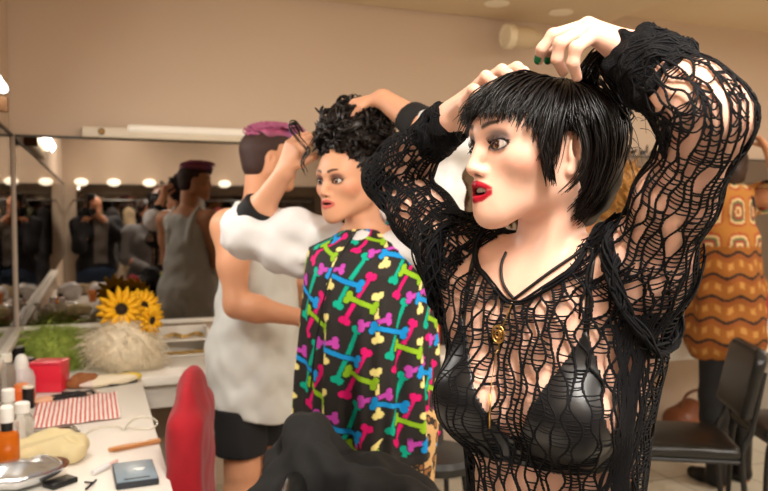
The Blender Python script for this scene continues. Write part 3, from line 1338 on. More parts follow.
    def cam_hit(u_, v_, off=.003, far0=.7, far1=1.25):
        r_ = C2W.T @ ray(u_, v_)
        t_ = np.linspace(far0, far1, 700)
        pp_ = cam_p + t_[:, None] * r_
        k_ = np.nonzero(S.sample(pp_) < 0)[0]
        return pp_[k_[0] if len(k_) else 350] - r_ * off

    def onto(Pts, off=.003):
        return np.array([cam_hit(u_, v_, off) for u_, v_ in Pts])
    cp = [(598, 241), (585, 249), (572, 257), (550, 272), (530, 287), (514, 299)]
    cq = [(506, 252), (502, 262), (501, 272), (503, 283), (508, 292), (514, 299)]
    nk1 = spline(onto(cp), 30)
    nk2 = spline(onto(cq), 24)
    nb = MB()
    nb.tube(nk1, .0022, 6).tube(nk2, .0022, 6)
    neck = mesh_obj('necklace', w_of(nb.get()), mat('black cord', (14, 12, 12), .5), R)
    pd = onto([(513, 300), (506, 318), (499, 334)], .010)
    p0 = pd[-1]
    mb = MB()
    mb.tube(spline(pd, 8), .0009, 5)
    ringp = [p0 + Fd * .002 + L * .0085 * math.cos(t_) + V(0, 0, .011 * math.sin(t_)) for t_ in np.linspace(0, 2 * math.pi, 24)]
    mb.tube(ringp, .0016, 6, cap=False)
    ringp = [p0 + Fd * .002 + L * .0045 * math.cos(t_) + V(0, 0, .0055 * math.sin(t_)) for t_ in np.linspace(0, 2 * math.pi, 18)]
    mb.tube(ringp, .0013, 6, cap=False)
    mb.tube([p0 + V(0, 0, .011), p0 + V(0, 0, -.022)], .0011, 5)
    low = onto([(493, 372), (490, 394)], .012)
    mb.tube(spline([p0 + V(0, 0, -.02), (p0 + low[0]) / 2, low[0], low[1]], 10), .0007, 4)
    mb.tube([low[1], low[1] + V(0, 0, -.045) + Fd * .0], .0016, 6)
    mesh_obj('pendant', w_of(mb.get()), mat('old brass', (190, 150, 84), .3, metal=1.0), neck)

    # ------------- black trousers and shoes below the frame
    T_ = SDF(lo=np.minimum(base, base) + V(-.3, -.3, -.0), hi=base + V(.3, .3, 1.0), step=.011)
    T_.ell(N + V(0, 0, -.50), (.16, .115, .10), B, .05)
    T_.ell(N + V(0, 0, -.56), (.165, .12, .10), B, .05)
    for hip, kn, an, toe in std_legs(base, B, .92, .08):
        leg_sdf(T_, hip, kn, an + V(0, 0, .03), None, (.095, .068, .06, .05), 0)
    mesh_obj('trousers', w_of(T_.mesh(1)), mat('black denim', (22, 22, 25), .8), R)
    for hip, kn, an, toe in std_legs(base, B, .92, .08):
        K = SDF(np.minimum(an, toe) - .14, np.maximum(an, toe) + .14, .007)
        leg_sdf(K, an + V(0, 0, .3), an + V(0, 0, .12), an, toe, (.01, .01, .01, .042), .006)
        K.cut_fn(lambda X, Y, Z: .004 - Z)
        K.cut_fn(lambda X, Y, Z: Z - .13)
        mesh_obj('shoe', w_of(K.mesh(1)), mat('black leather', (18, 17, 17), .4), R)
    return R
# ------------------------------------------------------------------ shared bits for the people behind
def cloth_from(vf, name, m, parent, cols=None, smooth_it=0):
    return mesh_obj(name, w_of(vf), m, parent, cols=cols)


def skin_for(v, q, R, rgb, O=None, H=None, s=1, **kw):
    col = skin_col(len(v), rgb)
    if O is not None:
        paint_face(((v - O) @ H) / s, col, **kw)
    return mesh_obj('body', w_of((v, q)), mat('warm skin', vcol=True, rough=.45, sss=.15, spec=.3), R, cols=col)


def shoes_for(base, B, R, m, hz=.9, top=.12, w=.085, r=.045, name='shoe'):
    for hip, kn, an, toe in std_legs(base, B, hz, w):
        K = SDF(np.minimum(an, toe) - V(.15, .15, .1), np.maximum(an, toe) + V(.15, .15, max(.14, top + .05)), .008)
        d = nrm((toe - an) * V(1, 1, 0))
        K.rc(an - d * .02 + V(0, 0, -.045), toe - d * .03, .042, .04, .02)
        K.rc(toe - d * .03, toe + d * .035, .04, .032, .02)
        K.rc(an + V(0, 0, -.03), an + V(0, 0, max(.0, top - .085)), r, r + .002, .02)
        K.cut_fn(lambda X, Y, Z: .002 - Z)
        mesh_obj(name, w_of(K.mesh(1)), m, R)


def bone_pattern(u, v, z=.00128):
    """printed bones; u to the right, v down, metres"""
    U, W = u / z, v / z
    col = np.tile(lin(44, 41, 40), (len(u), 1))
    A, Bv = (110, -36), (0, 145)
    bones = [((40, 85), (43, 168), (236, 222, 140)), ((0, 0), (-40, 95), (0, 168, 140)), ((20, 45), (-25, 125), (214, 18, 110)),
             ((10, 137), (66, 133), (188, 70, 176)), ((-75, 35), (0, 60), (20, 142, 214)), ((-20, 80), (35, 106), (140, 186, 34))]
    for p, q, rgb in bones:
        p, q = np.array(p, float), np.array(q, float)
        c = lin(*rgb)
        for i in range(-8, 9):
            for j in range(-6, 9):
                o = np.array([i * A[0] + j * Bv[0], i * A[1] + j * Bv[1]])
                a, b = p + o, q + o
                lo, hi = np.minimum(a, b) - 26, np.maximum(a, b) + 26
                k = np.nonzero((U > lo[0]) & (U < hi[0]) & (W > lo[1]) & (W < hi[1]))[0]
                if not len(k):
                    continue
                X = np.stack([U[k], W[k]], 1)
                ab = b - a
                L = np.linalg.norm(ab)
                d = ab / L
                n = np.array([-d[1], d[0]])
                t = np.clip((X - a) @ d / L, 0, 1)
                ds = np.linalg.norm(X - a - t[:, None] * ab, axis=1) - 4.6
                for e, sg in ((a, -1), (b, 1)):
                    for w in (1, -1):
                        ds = np.minimum(ds, np.linalg.norm(X - (e + d * sg * 1 + n * w * 5.6), axis=1) - 7.0)
                m1 = ds < 1.6
                m2 = ds < 0
                col[k[m1]] = lin(24, 22, 22)
                col[k[m2]] = c * (1 if True else 1)
    return col


# ------------------------------------------------------------------ woman with the bone-print cape
def build_w2():
    a = math.radians(28)
    f = V(-math.sin(a), -math.cos(a), 0)
    B = frame(f)
    L, Fd = B[:, 0], B[:, 1]
    N = pc(366, 236, 1.99)
    hy = math.radians(42)
    H = frame(V(-math.sin(hy), -math.cos(hy), -.03))
    HS = .97
    HO = pc(350, 181, 1.96)
    base = V(N[0], N[1], 0) - Fd * .03
    R = root('person', 'woman wearing a black cape printed with colourful bones, curly dark hair gathered up', 'person', wp(base))
    shL, shR = N + L * .155 + V(0, 0, -.02), N - L * .155 + V(0, 0, -.02)
    elL, wrL = pc(445, 142, 1.80), pc(383, 99, 1.90)
    elR, wrR = pc(247, 229, 2.17), pc(285, 172, 2.06)
    S = SDF(segs=[[elR[0] - .15, (HO[0] - .13, .006), (HO[0] + .13, .0025), (elL[0] + .15, .006)],
                  [1.55, (HO[1] - .13, .006), (HO[1] + .13, .0025), (2.40, .006)],
                  [0, (1.0, .014), (HO[2] - .15, .006), (HO[2] + .15, .0025), (1.86, .006)]])
    torso_sdf(S, N, B, .98)
    for x, sh in ((1, shL), (-1, shR)):
        S.rc(N + V(0, 0, -.03) - Fd * .01, sh, .05, .048, .04)
    S.rc(HO + H @ V(0, -.035, -.05), N, .046, .05, .02)
    P = head_sdf(S, HO, H, HS, open_mouth=.002, ears=(1, -1))
    arm_sdf(S, shL, elL, wrL, (.048, .042, .038, .026))
    arm_sdf(S, shR, elR, wrR, (.048, .042, .038, .026))
    up = V(0, 0, 1)
    simple_hand(S, wrR, pc(297, 140, 2.02) - wrR, V(.55, -.5, .3), .45, .95, 1)
    simple_hand(S, wrL, pc(340, 104, 1.97) - wrL, V(.1, -1, -.2), .3, .92, -1)
    for hip, kn, an, toe in std_legs(base, B, .90, .085):
        leg_sdf(S, hip, kn, an, toe)
    v, q = S.mesh(2)
    skin_for(v, q, R, (212, 158, 126), HO, H, HS, lip=lin(190, 96, 88), brow=lin(30, 18, 14), shadow=lin(96, 60, 66), liner=lin(22, 16, 16), blush=lin(196, 104, 78), o=.002, broww=.0036)
    for x in (1, -1):
        eye_parts(R, P, H, HS, H @ V(-.02, 1, .06), lin(58, 34, 20), x)
        lashes(R, P, x, n=14)
    # small tattoo on the wrist: an inked line of dots
    tp = []
    d = nrm(wrR - elR)
    side = nrm(np.cross(d, V(0, 1, 0)))
    cam = V(0, 0, 1.47)
    fr = nrm(cam - wrR)
    fr = nrm(fr - d * (fr @ d))
    for i in range(8):
        t = i / 7
        c = wrR - d * (.012 + .004 * math.sin(i * 2.1)) + np.cross(d, fr) * (t - .5) * .036
        tp.append(c + fr * .0245 * math.sqrt(max(.1, 1 - ((t - .5) * 1.3) ** 2)))
    ms = MB()
    for i, c in enumerate(tp):
        ms.tube([c + d * .004 * (1 if i % 2 else -.6), c - d * .005], .0016, 5)
    mesh_obj('tattoo', w_of(ms.get()), mat('tattoo ink', (48, 40, 42), .6), R)
    # hair: base volume and curls
    Sh = SDF(segs=[[HO[0] - .20, (HO[0] + .22, .005)], [HO[1] - .18, (HO[1] + .2, .005)], [HO[2] - .14, (HO[2] + .24, .005)]])
    E = lambda c, r, k=.03, op='u': Sh.ell(P(*c), np.array(r), H, k, op)
    E((0, -.030, .045), (.080, .088, .075))
    E((.0, -.030, .125), (.092, .090, .078), .04)
    E((0, -.06, .0), (.072, .05, .06))
    E((0, .075, -.02), (.10, .075, .078), .012, 's')
    Sh.noise(.006, 70, 5)
    hm = mat('dark curly hair', (24, 16, 12), .4, spec=.4, vary=.35, vscale=30)
    hair = mesh_obj('hair', w_of(Sh.mesh(1)), hm, R)
    rg = np.random.default_rng(4)
    st = []
    for i in range(330):
        th, ph = rg.uniform(0, 2 * math.pi), math.acos(rg.uniform(-.35, 1))
        d = V(math.sin(ph) * math.cos(th), math.sin(ph) * math.sin(th), math.cos(ph))
        c = V(0, -.030, .100) + d * V(.098, .096, .108)
        if d[1] > .2 and c[2] < .075:
            continue
        ax = nrm(rg.normal(size=3) + V(0, 0, -.4))
        ax = nrm(ax - d * (ax @ d) * .8)
        e1 = nrm(np.cross(ax, d))
        rr, ln, tn = rg.uniform(.008, .018), rg.uniform(.04, .095), rg.uniform(.8, 1.7)
        t = np.linspace(0, 1, 18)
        a0 = rg.uniform(0, 6.28)
        pts = c + ax * (t[:, None] - .5) * ln + d * (rr * np.cos(t * tn * 6.28 + a0))[:, None] + e1 * (rr * np.sin(t * tn * 6.28 + a0))[:, None]
        for k in range(3):
            pk = pts + rg.normal(size=3) * .0022
            st.append((np.array([P(*(p)) for p in pk]), (.0022 * np.sin(np.clip(t * .95 + .06, 0, 1) * math.pi) ** .5 + .0004)))
    A = np.array([p for p, _ in st])
    Rr = np.array([r for _, r in st])
    mesh_obj('curls', w_of(fast_tubes(A, Rr, 4)), hm, hair)
    # smooth swept sides
    gl = [[(.005, .078, .058), (.02, .05, .088), (.03, .0, .115)], [(.045, .062, .050), (.058, .035, .078), (.05, -.01, .11)],
          [(.066, .035, .028), (.076, .01, .062), (.066, -.03, .10)], [(.072, .008, .012), (.082, -.02, .05), (.07, -.05, .09)],
          [(.070, -.03, -.02), (.082, -.05, .03), (.06, -.07, .08)], [(.045, -.07, -.055), (.06, -.09, .01), (.045, -.085, .08)]]
    n = len(gl)
    G = [[tuple(P(*p)) for p in g] for g in gl] + [[tuple(P(-x, y, z)) for x, y, z in g] for g in gl]
    mesh_obj('swept_hair', w_of(strand_mesh(G, 420, 9, .0019, .003, 1.0, 4, 3, [list(range(n)), list(range(n, 2 * n))])), hm, hair)
    # long locks by the raised hand
    lk = []
    for off in range(7):
        o = rg.normal(size=3) * .004
        pts = [pc(302, 132, 1.98), pc(297, 124, 1.97), pc(291, 126, 1.97), pc(300, 138, 1.96), pc(309, 150, 1.95), pc(303, 162, 1.94), pc(307, 172, 1.94)]
        lk.append((spline(np.array(pts) + o, 26), np.linspace(.0022, .0009, 26)))
    mesh_obj('hair_lock', w_of(tubes(lk, 4)), hm, hair)
    # white earring stick
    e = MB()
    e.tube([pc(393, 199, 1.86), pc(402, 193, 1.88)], .004, 8)
    mesh_obj('ear_plug', w_of(e.get()), mat('white plastic', (238, 236, 230), .3), R)

    # white sweatshirt sleeves + collar
    wm = mat('white jersey', (218, 216, 216), .85, vary=.03, vscale=20)
    bm_ = mat('black rib', (22, 21, 22), .85, bump=.3, bscale=300)
    K = SDF(np.minimum.reduce([elR, elL, N]) - V(.16, .2, .3), np.maximum.reduce([elR, elL, N]) + V(.16, .2, .14), .006)
    torso_sdf(K, N, B, .92, pad=.006, low=False)
    for x, sh, el, wr in ((1, shL, elL, wrL), (-1, shR, elR, wrR)):
        K.rc(N + V(0, 0, -.035), sh, .056, .064, .03)
        K.rc(sh, sh + (el - sh) * .35, .066, .072, .03)
        K.rc(sh + (el - sh) * .35, el, .072, .064, .04)
        K.rc(el, el + (wr - el) * .16, .064, .056, .03)
        if x < 0:
            K.rc(sh + (el - sh) * .25 + V(0, 0, -.055), el + V(0, .0, -.02), .055, .056, .05)
    K.rc(N + V(0, 0, -.01), N + V(0, 0, .034), .058, .054, .02)
    K.rc(N + V(0, 0, .0), HO + H @ V(0, -.035, -.05), .052, .048, .01, 's')
    K.noise(.008, 44, 12)
    K.noise(.004, 95, 13)
    mesh_obj('sweatshirt', w_of(K.mesh(2)), wm, R)
    for el, wr, r, q0 in ((elL, wrL, .050, .16), (elR, wrR, .061, 0)):
        d = nrm(wr - el)
        lo, hi = np.minimum(el, wr) - .1, np.maximum(el, wr) + .1
        C_ = SDF(lo, hi, .005)
        ln = np.linalg.norm(wr - el)
        C_.rc(el + d * ln * (.22 + q0), el + d * ln * (.46 + q0), r, r - .008, .01)
        dd, ee = d.copy(), el.copy()
        C_.cut_fn(lambda X, Y, Z: (X - ee[0]) * dd[0] + (Y - ee[1]) * dd[1] + (Z - ee[2]) * dd[2] - ln * (.44 + q0))
        C_.cut_fn(lambda X, Y, Z: -((X - ee[0]) * dd[0] + (Y - ee[1]) * dd[1] + (Z - ee[2]) * dd[2]) + ln * (.20 + q0))
        C_.noise(.002, 90, 3)
        mesh_obj('sleeve_cuff', w_of(C_.mesh(1)), bm_, R)

    # cape: wrapped from the neck to the thighs
    nu, nv = 460, 330
    U = np.linspace(-math.pi, math.pi, nu)                # 0 = front, positive = her left
    Vv = np.linspace(0, 1, nv)
    uu, vv = np.meshgrid(U, Vv, indexing='ij')
    top, bot = N + V(0, 0, .020), .845
    hgt = top[2] - bot
    # radii by height: neck, shoulders, chest, hem
    ks = [0, .05, .12, .2, .35, .6, .85, 1.0]
    ra = np.interp(vv, ks, [.062, .125, .168, .172, .172, .174, .182, .190])
    rb = np.interp(vv, ks, [.066, .105, .140, .172, .185, .184, .184, .192])
    zz = np.interp(vv, [0, .05, .12, .2, 1], [top[2], top[2] - .010, top[2] - .034, top[2] - .095, bot])
    fold = np.clip((vv - .15) / .5, 0, 1)
    fd = .012 * np.sin(uu * 9 + 1.0 + 1.6 * vv) + .008 * np.sin(uu * 15 + 2.2 - 1.2 * vv) + .004 * np.sin(uu * 26 + vv * 5)
    k = 1 + fold * fd / .19 * 1.0
    zz = zz - .030 * np.cos(uu) * (1 - vv) * (vv > .0) * np.clip(vv / .05, 0, 1) + .012 * np.sin(uu * 9 + 1) * fold * (vv > .9)
    X = N[None, None] * V(1, 1, 0) + (np.sin(uu) * ra * k)[..., None] * L + ((np.cos(uu) * rb * k) - .015 + .01 * vv)[..., None] * Fd
    X[..., 2] = zz
    pts = X.reshape(-1, 3)
    arc = np.linalg.norm(np.diff(X, axis=0), axis=2)
    arc = np.vstack([np.zeros((1, nv)), np.cumsum(arc, 0)])
    mid = arc[nu // 2]
    # cloth coordinates: sheared the way the print hangs
    ref = int(nv * .45)
    us = (arc[:, ref] - arc[nu // 2, ref])[:, None] * np.ones(nv) * np.interp(Vv, [0, .1, .3, 1], [.75, .9, 1, 1.02])[None]
    dn = np.linalg.norm(np.diff(X, axis=1), axis=2)
    dv = np.hstack([np.zeros((nu, 1)), np.cumsum(dn, 1)])
    uflat, vflat = us.reshape(-1), dv.reshape(-1)
    col = bone_pattern(uflat + .07, vflat + .03)
    hem = vflat > (dv[:, -1:] * np.ones(nv)).reshape(-1) - .022
    col[hem] = lin(50, 47, 46)
    ii, jj = np.meshgrid(np.arange(nu - 1), np.arange(nv - 1), indexing='ij')
    a_ = (ii * nv + jj).ravel()
    Q = np.stack([a_, a_ + 1, a_ + nv + 1, a_ + nv], 1)
    cape = mesh_obj('cape', w_of((pts, Q)), mat('printed cloth', vcol=True, rough=.75, spec=.25), R, cols=col)
    md = cape.modifiers.new('thick', 'SOLIDIFY')
    md.thickness = .004
    md.offset = -1
    tb = MB()
    pts_ = [X[nu // 2 + 6, 2] + Fd * .006, X[nu // 2 - 4, 60] + Fd * .008, X[nu // 2 - 20, 150] + Fd * .01, X[nu // 2 - 30, 230] + Fd * .012]
    tb.tube(spline(pts_, 20), .0022, 6)
    mesh_obj('neck_cord', w_of(tb.get()), mat('black cord', (14, 12, 12), .5), cape)
    # leopard trousers
    T_ = SDF(lo=base + V(-.32, -.32, 0), hi=base + V(.32, .32, 1.0), step=.009)
    T_.ell(N + V(0, 0, -.52), (.17, .125, .12), B, .05)
    for hip, kn, an, toe in std_legs(base, B, .90, .085):
        leg_sdf(T_, hip, kn, an + V(0, 0, .03), None, (.105, .075, .07, .055), 0)
    vf = T_.mesh(1)
    lm = bpy.data.materials.new('leopard print')
    lm.use_nodes = True
    nt = lm.node_tree
    b = nt.nodes['Principled BSDF']
    tc = nt.nodes.new('ShaderNodeTexCoord')
    vo = nt.nodes.new('ShaderNodeTexVoronoi')
    vo.inputs['Scale'].default_value = 34
    vo.inputs['Randomness'].default_value = .8
    nz = nt.nodes.new('ShaderNodeTexNoise')
    nz.inputs['Scale'].default_value = 60
    ad = nt.nodes.new('ShaderNodeMath')
    ad.operation = 'MULTIPLY_ADD'
    ad.inputs[1].default_value = .35
    cr = nt.nodes.new('ShaderNodeValToRGB')
    cr.color_ramp.interpolation = 'CONSTANT'
    el_ = cr.color_ramp.elements
    el_[0].color = (*lin(150, 96, 50), 1)
    el_[0].position = 0
    el_[1].position = .42
    el_[1].color = (*lin(22, 14, 10), 1)
    e3 = cr.color_ramp.elements.new(.62)
    e3.color = (*lin(206, 164, 108), 1)
    nt.links.new(tc.outputs['Object'], vo.inputs['Vector'])
    nt.links.new(tc.outputs['Object'], nz.inputs['Vector'])
    nt.links.new(nz.outputs['Fac'], ad.inputs[0])
    nt.links.new(vo.outputs['Distance'], ad.inputs[2])
    nt.links.new(ad.outputs[0], cr.inputs['Fac'])
    nt.links.new(cr.outputs['Color'], b.inputs['Base Color'])
    b.inputs['Roughness'].default_value = .7
    mesh_obj('leopard_trousers', w_of(vf), lm, R)
    shoes_for(base, B, R, mat('black leather', (18, 17, 17), .4))


# ------------------------------------------------------------------ man with the pink hair
def build_man():
    f = nrm(V(.90, -.42, 0))
    B = frame(f)
    L, Fd = B[:, 0], B[:, 1]
    N = pc(258, 212, 2.88)
    HS = 1.06
    H = frame(nrm(V(.93, .36, -.05)))
    HO = pc(270, 158, 2.88)
    base = V(N[0], N[1], 0) - Fd * .03
    R = root('person', 'man with shaved sides and pink-purple hair in a loose white tank top and black shorts', 'person', wp(base))
    shL, shR = N + L * .185 + V(0, 0, -.055), N - L * .185 + V(0, 0, -.055)
    elR, wrR = pc(237, 305, 2.66), pc(302, 318, 2.62)
    elL, wrL = shL + V(.04, .0, -.28), shL + Fd * .20 + V(.05, -.10, -.34)
    S = SDF(segs=[[elR[0] - .14, (HO[0] - .14, .008), (HO[0] + .15, .0042), (wrR[0] + .25, .008)],
                  [2.45, (HO[1] - .14, .008), (HO[1] + .14, .0042), (3.25, .008)],
                  [0, (.9, .014), (HO[2] - .16, .008), (HO[2] + .15, .0042)]])
    torso_sdf(S, N, B, 1.12, female=False)
    for x, sh in ((1, shL), (-1, shR)):
        S.rc(N + V(0, 0, -.03) - Fd * .02, sh, .055, .062, .05)
    S.rc(HO + H @ V(0, -.035, -.05), N + V(0, 0, -.02), .056, .062, .03)
    P = head_sdf(S, HO, H, HS, open_mouth=0, male=True)
    arm_sdf(S, shR, elR, wrR, (.060, .050, .044, .029))
    arm_sdf(S, shL, elL, wrL, (.060, .050, .044, .029))
    simple_hand(S, wrR, V(1, -.1, .0), V(0, .2, 1), .35, 1.05, 1)
    simple_hand(S, wrL, Fd, V(0, 0, 1), .35, 1.05, -1)
    for hip, kn, an, toe in std_legs(base, B, .95, .09, .50):
        leg_sdf(S, hip, kn, an, toe, (.09, .062, .056, .04))
    v, q = S.mesh(2)
    skin_for(v, q, R, (204, 148, 114), HO, H, HS, lip=lin(176, 104, 88), brow=lin(46, 26, 18), o=0, broww=.0042)
    for x in (1, -1):
        eye_parts(R, P, H, HS, H @ V(0, 1, 0), lin(60, 36, 22), x)
    # hair: shaved dark sides + pink top
    Sh = SDF(HO - .18, HO + V(.18, .18, .2), .005)
    E = lambda c, r, k=.025, op='u': Sh.ell(P(*c), np.array(r) * HS, H, k, op)
    E((0, -.022, .026), (.077, .092, .080))
    E((0, -.045, -.03), (.064, .055, .055))
    E((0, .03, .055), (.064, .056, .05), .02)
    E((0, .105, -.03), (.12, .075, .075), .008, 's')
    E((0, .04, -.075), (.12, .085, .06), .008, 's')
    for x in (1, -1):
        E((x * .085, -.008, -.012), (.024, .022, .034), .008, 's')
    hv, hq = Sh.mesh(2)
    hair = mesh_obj('hair', w_of((hv, hq)), mat('cropped brown hair', (52, 30, 24), .7, vary=.3, vscale=60), R)
    K = SDF(HO - .18, HO + V(.18, .18, .24), .005)
    K.ell(P(0, -.012, .074), V(.060, .080, .052) * HS, H, .02)
    K.ell(P(0, .062, .078), V(.056, .045, .036) * HS, H, .03)
    K.noise(.006, 80, 6)
    kv, kq = K.mesh(1)
    kl = ((kv - HO) @ H) / HS
    t = np.clip((kl[:, 2] - .062) / .03, 0, 1)[:, None]
    tf = np.clip((kl[:, 1] - .03) / .07, 0, 1)[:, None]
    pk = lin(168, 82, 118) * (1 - tf) + lin(146, 104, 168) * tf
    kc = lin(74, 36, 44) * (1 - t) + pk * t
    ht = mesh_obj('pink_hair', w_of((kv, kq)), mat('dyed hair', vcol=True, rough=.5), hair, cols=kc)
    ht['label'] = 'wavy pink and purple dyed hair on top'
    rg = np.random.default_rng(9)
    st = []
    for i in range(240):
        y0, x0 = rg.uniform(-.10, .07), rg.uniform(-.055, .055)
        zt = .078 + .050 * math.sqrt(max(0, 1 - (x0 / .072) ** 2 - ((y0 - .01) / .12) ** 2))
        pts = [P(x0 + rg.normal() * .002, y0 + k * .013, zt + .004 * math.sin(k * 1.9 + i) - (.012 * max(0, k - 3)) * (y0 > .03)) for k in range(5)]
        st.append((spline(pts, 9), np.linspace(.0032, .0012, 9)))
    mesh_obj('hair_waves', w_of(tubes(st, 4)), mat('pink strands', (178, 96, 136), .45, vary=.4, vscale=25), ht)
    # tank top, deep armholes
    K = SDF(lo=base + V(-.42, -.42, .62), hi=base + V(.42, .42, 1.62), step=.007)
    torso_sdf(K, N, B, 1.12, female=False, pad=.014, hang=.03)
    K.rc(N + V(0, 0, -.25), N + V(0, 0, -.85), .12, .175, .10)
    for x, sh in ((1, shL), (-1, shR)):
        K.rc(N + L * x * .05 + V(0, 0, -.045), N + L * x * .115 + V(0, 0, -.075), .058, .05, .03)
        K.rc(sh + V(0, 0, .02) + L * x * .01, sh + V(0, 0, -.22) + L * x * .035 + Fd * .02, .085, .055, .02, 's')
    K.ell(N + Fd * .03 + V(0, 0, .0), (.085, .10, .09), B, .01, 's')
    K.ell(N + V(0, 0, -.62) - Fd * .02, (.20, .175, .25), B, .06)
    K.noise(.006, 36, 4)
    K.noise(.0028, 80, 5)
    K.cut_fn(lambda X, Y, Z: .69 - Z + .012 * np.sin(X * 20))
    for x, sh, el in ((1, shL, elL), (-1, shR, elR)):
        K.rc(sh, el, .064, .056, .004, 's')
    for x in (1, -1):
        K.chain([N + B @ V(x * .085, .115, -.18), N + B @ V(x * .092, .085, -.08), N + B @ V(x * .096, .03, -.005), N + B @ V(x * .098, -.02, .026), N + B @ V(x * .094, -.07, -.02), N + B @ V(x * .085, -.105, -.12), N + B @ V(x * .08, -.11, -.2)], [.022, .017, .015, .014, .015, .018, .022], .012)
    tk = mesh_obj('tank_top', w_of(K.mesh(2)), mat('pale grey jersey', (206, 208, 204), .85, vary=.04, vscale=12), R)
    # shorts
    T_ = SDF(lo=base + V(-.34, -.34, .4), hi=base + V(.34, .34, 1.02), step=.008)
    T_.ell(N + V(0, 0, -.56), (.175, .135, .13), B, .05)
    for hip, kn, an, toe in std_legs(base, B, .95, .09, .50):
        T_.rc(hip, hip + (kn - hip) * .86, .105, .10, .04)
    T_.noise(.004, 40, 2)
    T_.cut_fn(lambda X, Y, Z: .555 - Z)
    T_.cut_fn(lambda X, Y, Z: Z - .74)
    mesh_obj('shorts', w_of(T_.mesh(1)), mat('black shorts cloth', (20, 20, 22), .85), R)
    shoes_for(base, B, R, mat('dark trainers', (40, 38, 38), .6), .95, .1, .09)


# ------------------------------------------------------------------ the two women at the right
def build_right():
    # curly-haired woman, back to us, facing the mirror
    f = nrm(V(-.12, 1, 0))
    B = frame(f)
    L, Fd = B[:, 0], B[:, 1]
    N = pc(608, 226, 3.75)
    H = frame(f)
    HO = pc(612, 188, 3.78)
    base = V(N[0], N[1], 0) - Fd * .02
    R = root('person', 'woman with big curly blond hair and bare back, facing the mirror', 'person', wp(base))
    shL, shR = N + L * .16 + V(0, 0, -.04), N - L * .16 + V(0, 0, -.04)
    elL, wrL = shL + V(-.06, .06, -.26), shL + V(-.02, .24, -.16)
    elR, wrR = shR + V(.06, .05, -.26), shR + V(.0, .24, -.18)
    S = SDF(segs=[[N[0] - .40, (HO[0] - .13, .009), (HO[0] + .13, .005), (N[0] + .40, .009)], [N[1] - .3, (HO[1] - .13, .009), (HO[1] + .14, .005), (N[1] + .45, .009)], [0, (.9, .014), (HO[2] - .15, .009), (HO[2] + .15, .005)]])
    torso_sdf(S, N, B, 1.0)
    for x, sh in ((1, shL), (-1, shR)):
        S.rc(N + V(0, 0, -.03), sh, .05, .05, .04)
    S.rc(HO + H @ V(0, -.03, -.05), N, .05, .052, .03)
    P = head_sdf(S, HO, H, 1.0, open_mouth=0)
    arm_sdf(S, shL, elL, wrL)
    arm_sdf(S, shR, elR, wrR)
    simple_hand(S, wrL, V(.2, 1, .2), V(1, 0, .3), .5, .95, 1)
    simple_hand(S, wrR, V(-.2, 1, .2), V(-1, 0, .3), .5, .95, -1)
    lg = std_legs(base, B, .90, .085)
    for hip, kn, an, toe in lg:
        leg_sdf(S, hip, kn, an, toe)
    v, q = S.mesh(2)
    skin_for(v, q, R, (190, 134, 96), HO, H, 1.0, lip=lin(170, 90, 80), brow=lin(90, 60, 34), o=0)
    for x in (1, -1):
        eye_parts(R, P, H, 1.0, H @ V(0, 1, 0), lin(60, 40, 24), x)
    hm = mat('curly blond hair', (176, 126, 62), .55, vary=.5, vscale=28)
    Sh = SDF(HO - V(.24, .24, .2), HO + V(.24, .24, .2), .008)
    Sh.ell(P(0, -.04, .02), (.115, .12, .12), H, .03)
    Sh.ell(P(0, -.05, -.075), (.125, .09, .085), H, .05)
    Sh.ell(P(0, .09, -.04), (.075, .075, .09), H, .02, 's')
    Sh.noise(.012, 55, 3)
    hair = mesh_obj('hair', w_of(Sh.mesh(1)), hm, R)
    rg = np.random.default_rng(5)
    st, rs = [], []
    t = np.linspace(0, 1, 14)
    for i in range(420):
        th, ph = rg.uniform(0, 6.28), math.acos(rg.uniform(-.8, 1))
        d = V(math.sin(ph) * math.cos(th), math.sin(ph) * math.sin(th), math.cos(ph))
        c = V(0, -.045, -.01) + d * V(.13, .115, .145)
        if d[1] > .5 and c[2] < .08:
            continue
        ax = nrm(V(rg.normal() * .4, rg.normal() * .4, -1) + d * .3)
        e1 = nrm(np.cross(ax, d))
        rr, ln, tn, a0 = rg.uniform(.008, .016), rg.uniform(.05, .10), rg.uniform(1.2, 2.5), rg.uniform(0, 6)
        pts = c + ax * (t[:, None] - .5) * ln + d * (rr * np.cos(t * tn * 6.28 + a0))[:, None] + e1 * (rr * np.sin(t * tn * 6.28 + a0))[:, None]
        st.append(np.array([P(*p) for p in pts]))
        rs.append(.0045 * np.sin(np.clip(t + .04, 0, 1) * math.pi * .97) ** .5 + .0008)
    mesh_obj('curls', w_of(fast_tubes(np.array(st), np.array(rs), 4)), hm, hair)
    gm = mat('pale green strap cloth', (150, 186, 140), .7)
    hb = MB()
    for x, w in ((-.028, 1), (.055, .8)):
        pp = []
        for z in np.linspace(.03, -.30, 12):
            o = N + V(0, 0, z) + L * (x + .03 * (z < -.1) * 0)
            hit = None
            for y in np.linspace(-.2, .05, 60):
                if S.sample((o + Fd * y)[None])[0] < .003:
                    hit = o + Fd * y
                    break
            pp.append(hit if hit is not None else o - Fd * .06)
        hb.tube(pp, .009 * w, 8)
    mesh_obj('halter_strap', w_of(hb.get()), gm, R)
    K = SDF(lo=base + V(-.35, -.35, .0), hi=base + V(.35, .35, 1.25), step=.011)
    torso_sdf(K, N, B, 1.0, pad=.012)
    K.cut_fn(lambda X, Y, Z: Z - (N[2] - .33))
    K.cut_fn(lambda X, Y, Z: .82 - Z)
    mesh_obj('top', w_of(K.mesh(1)), mat('teal jersey', (92, 128, 118), .8), R)
    K = SDF(lo=base + V(-.35, -.35, .0), hi=base + V(.35, .35, 1.05), step=.011)
    K.ell(N + V(0, 0, -.46), (.158, .125, .12), B, .05)
    K.ell(N + V(0, 0, -.56), (.172, .140, .12), B, .05)
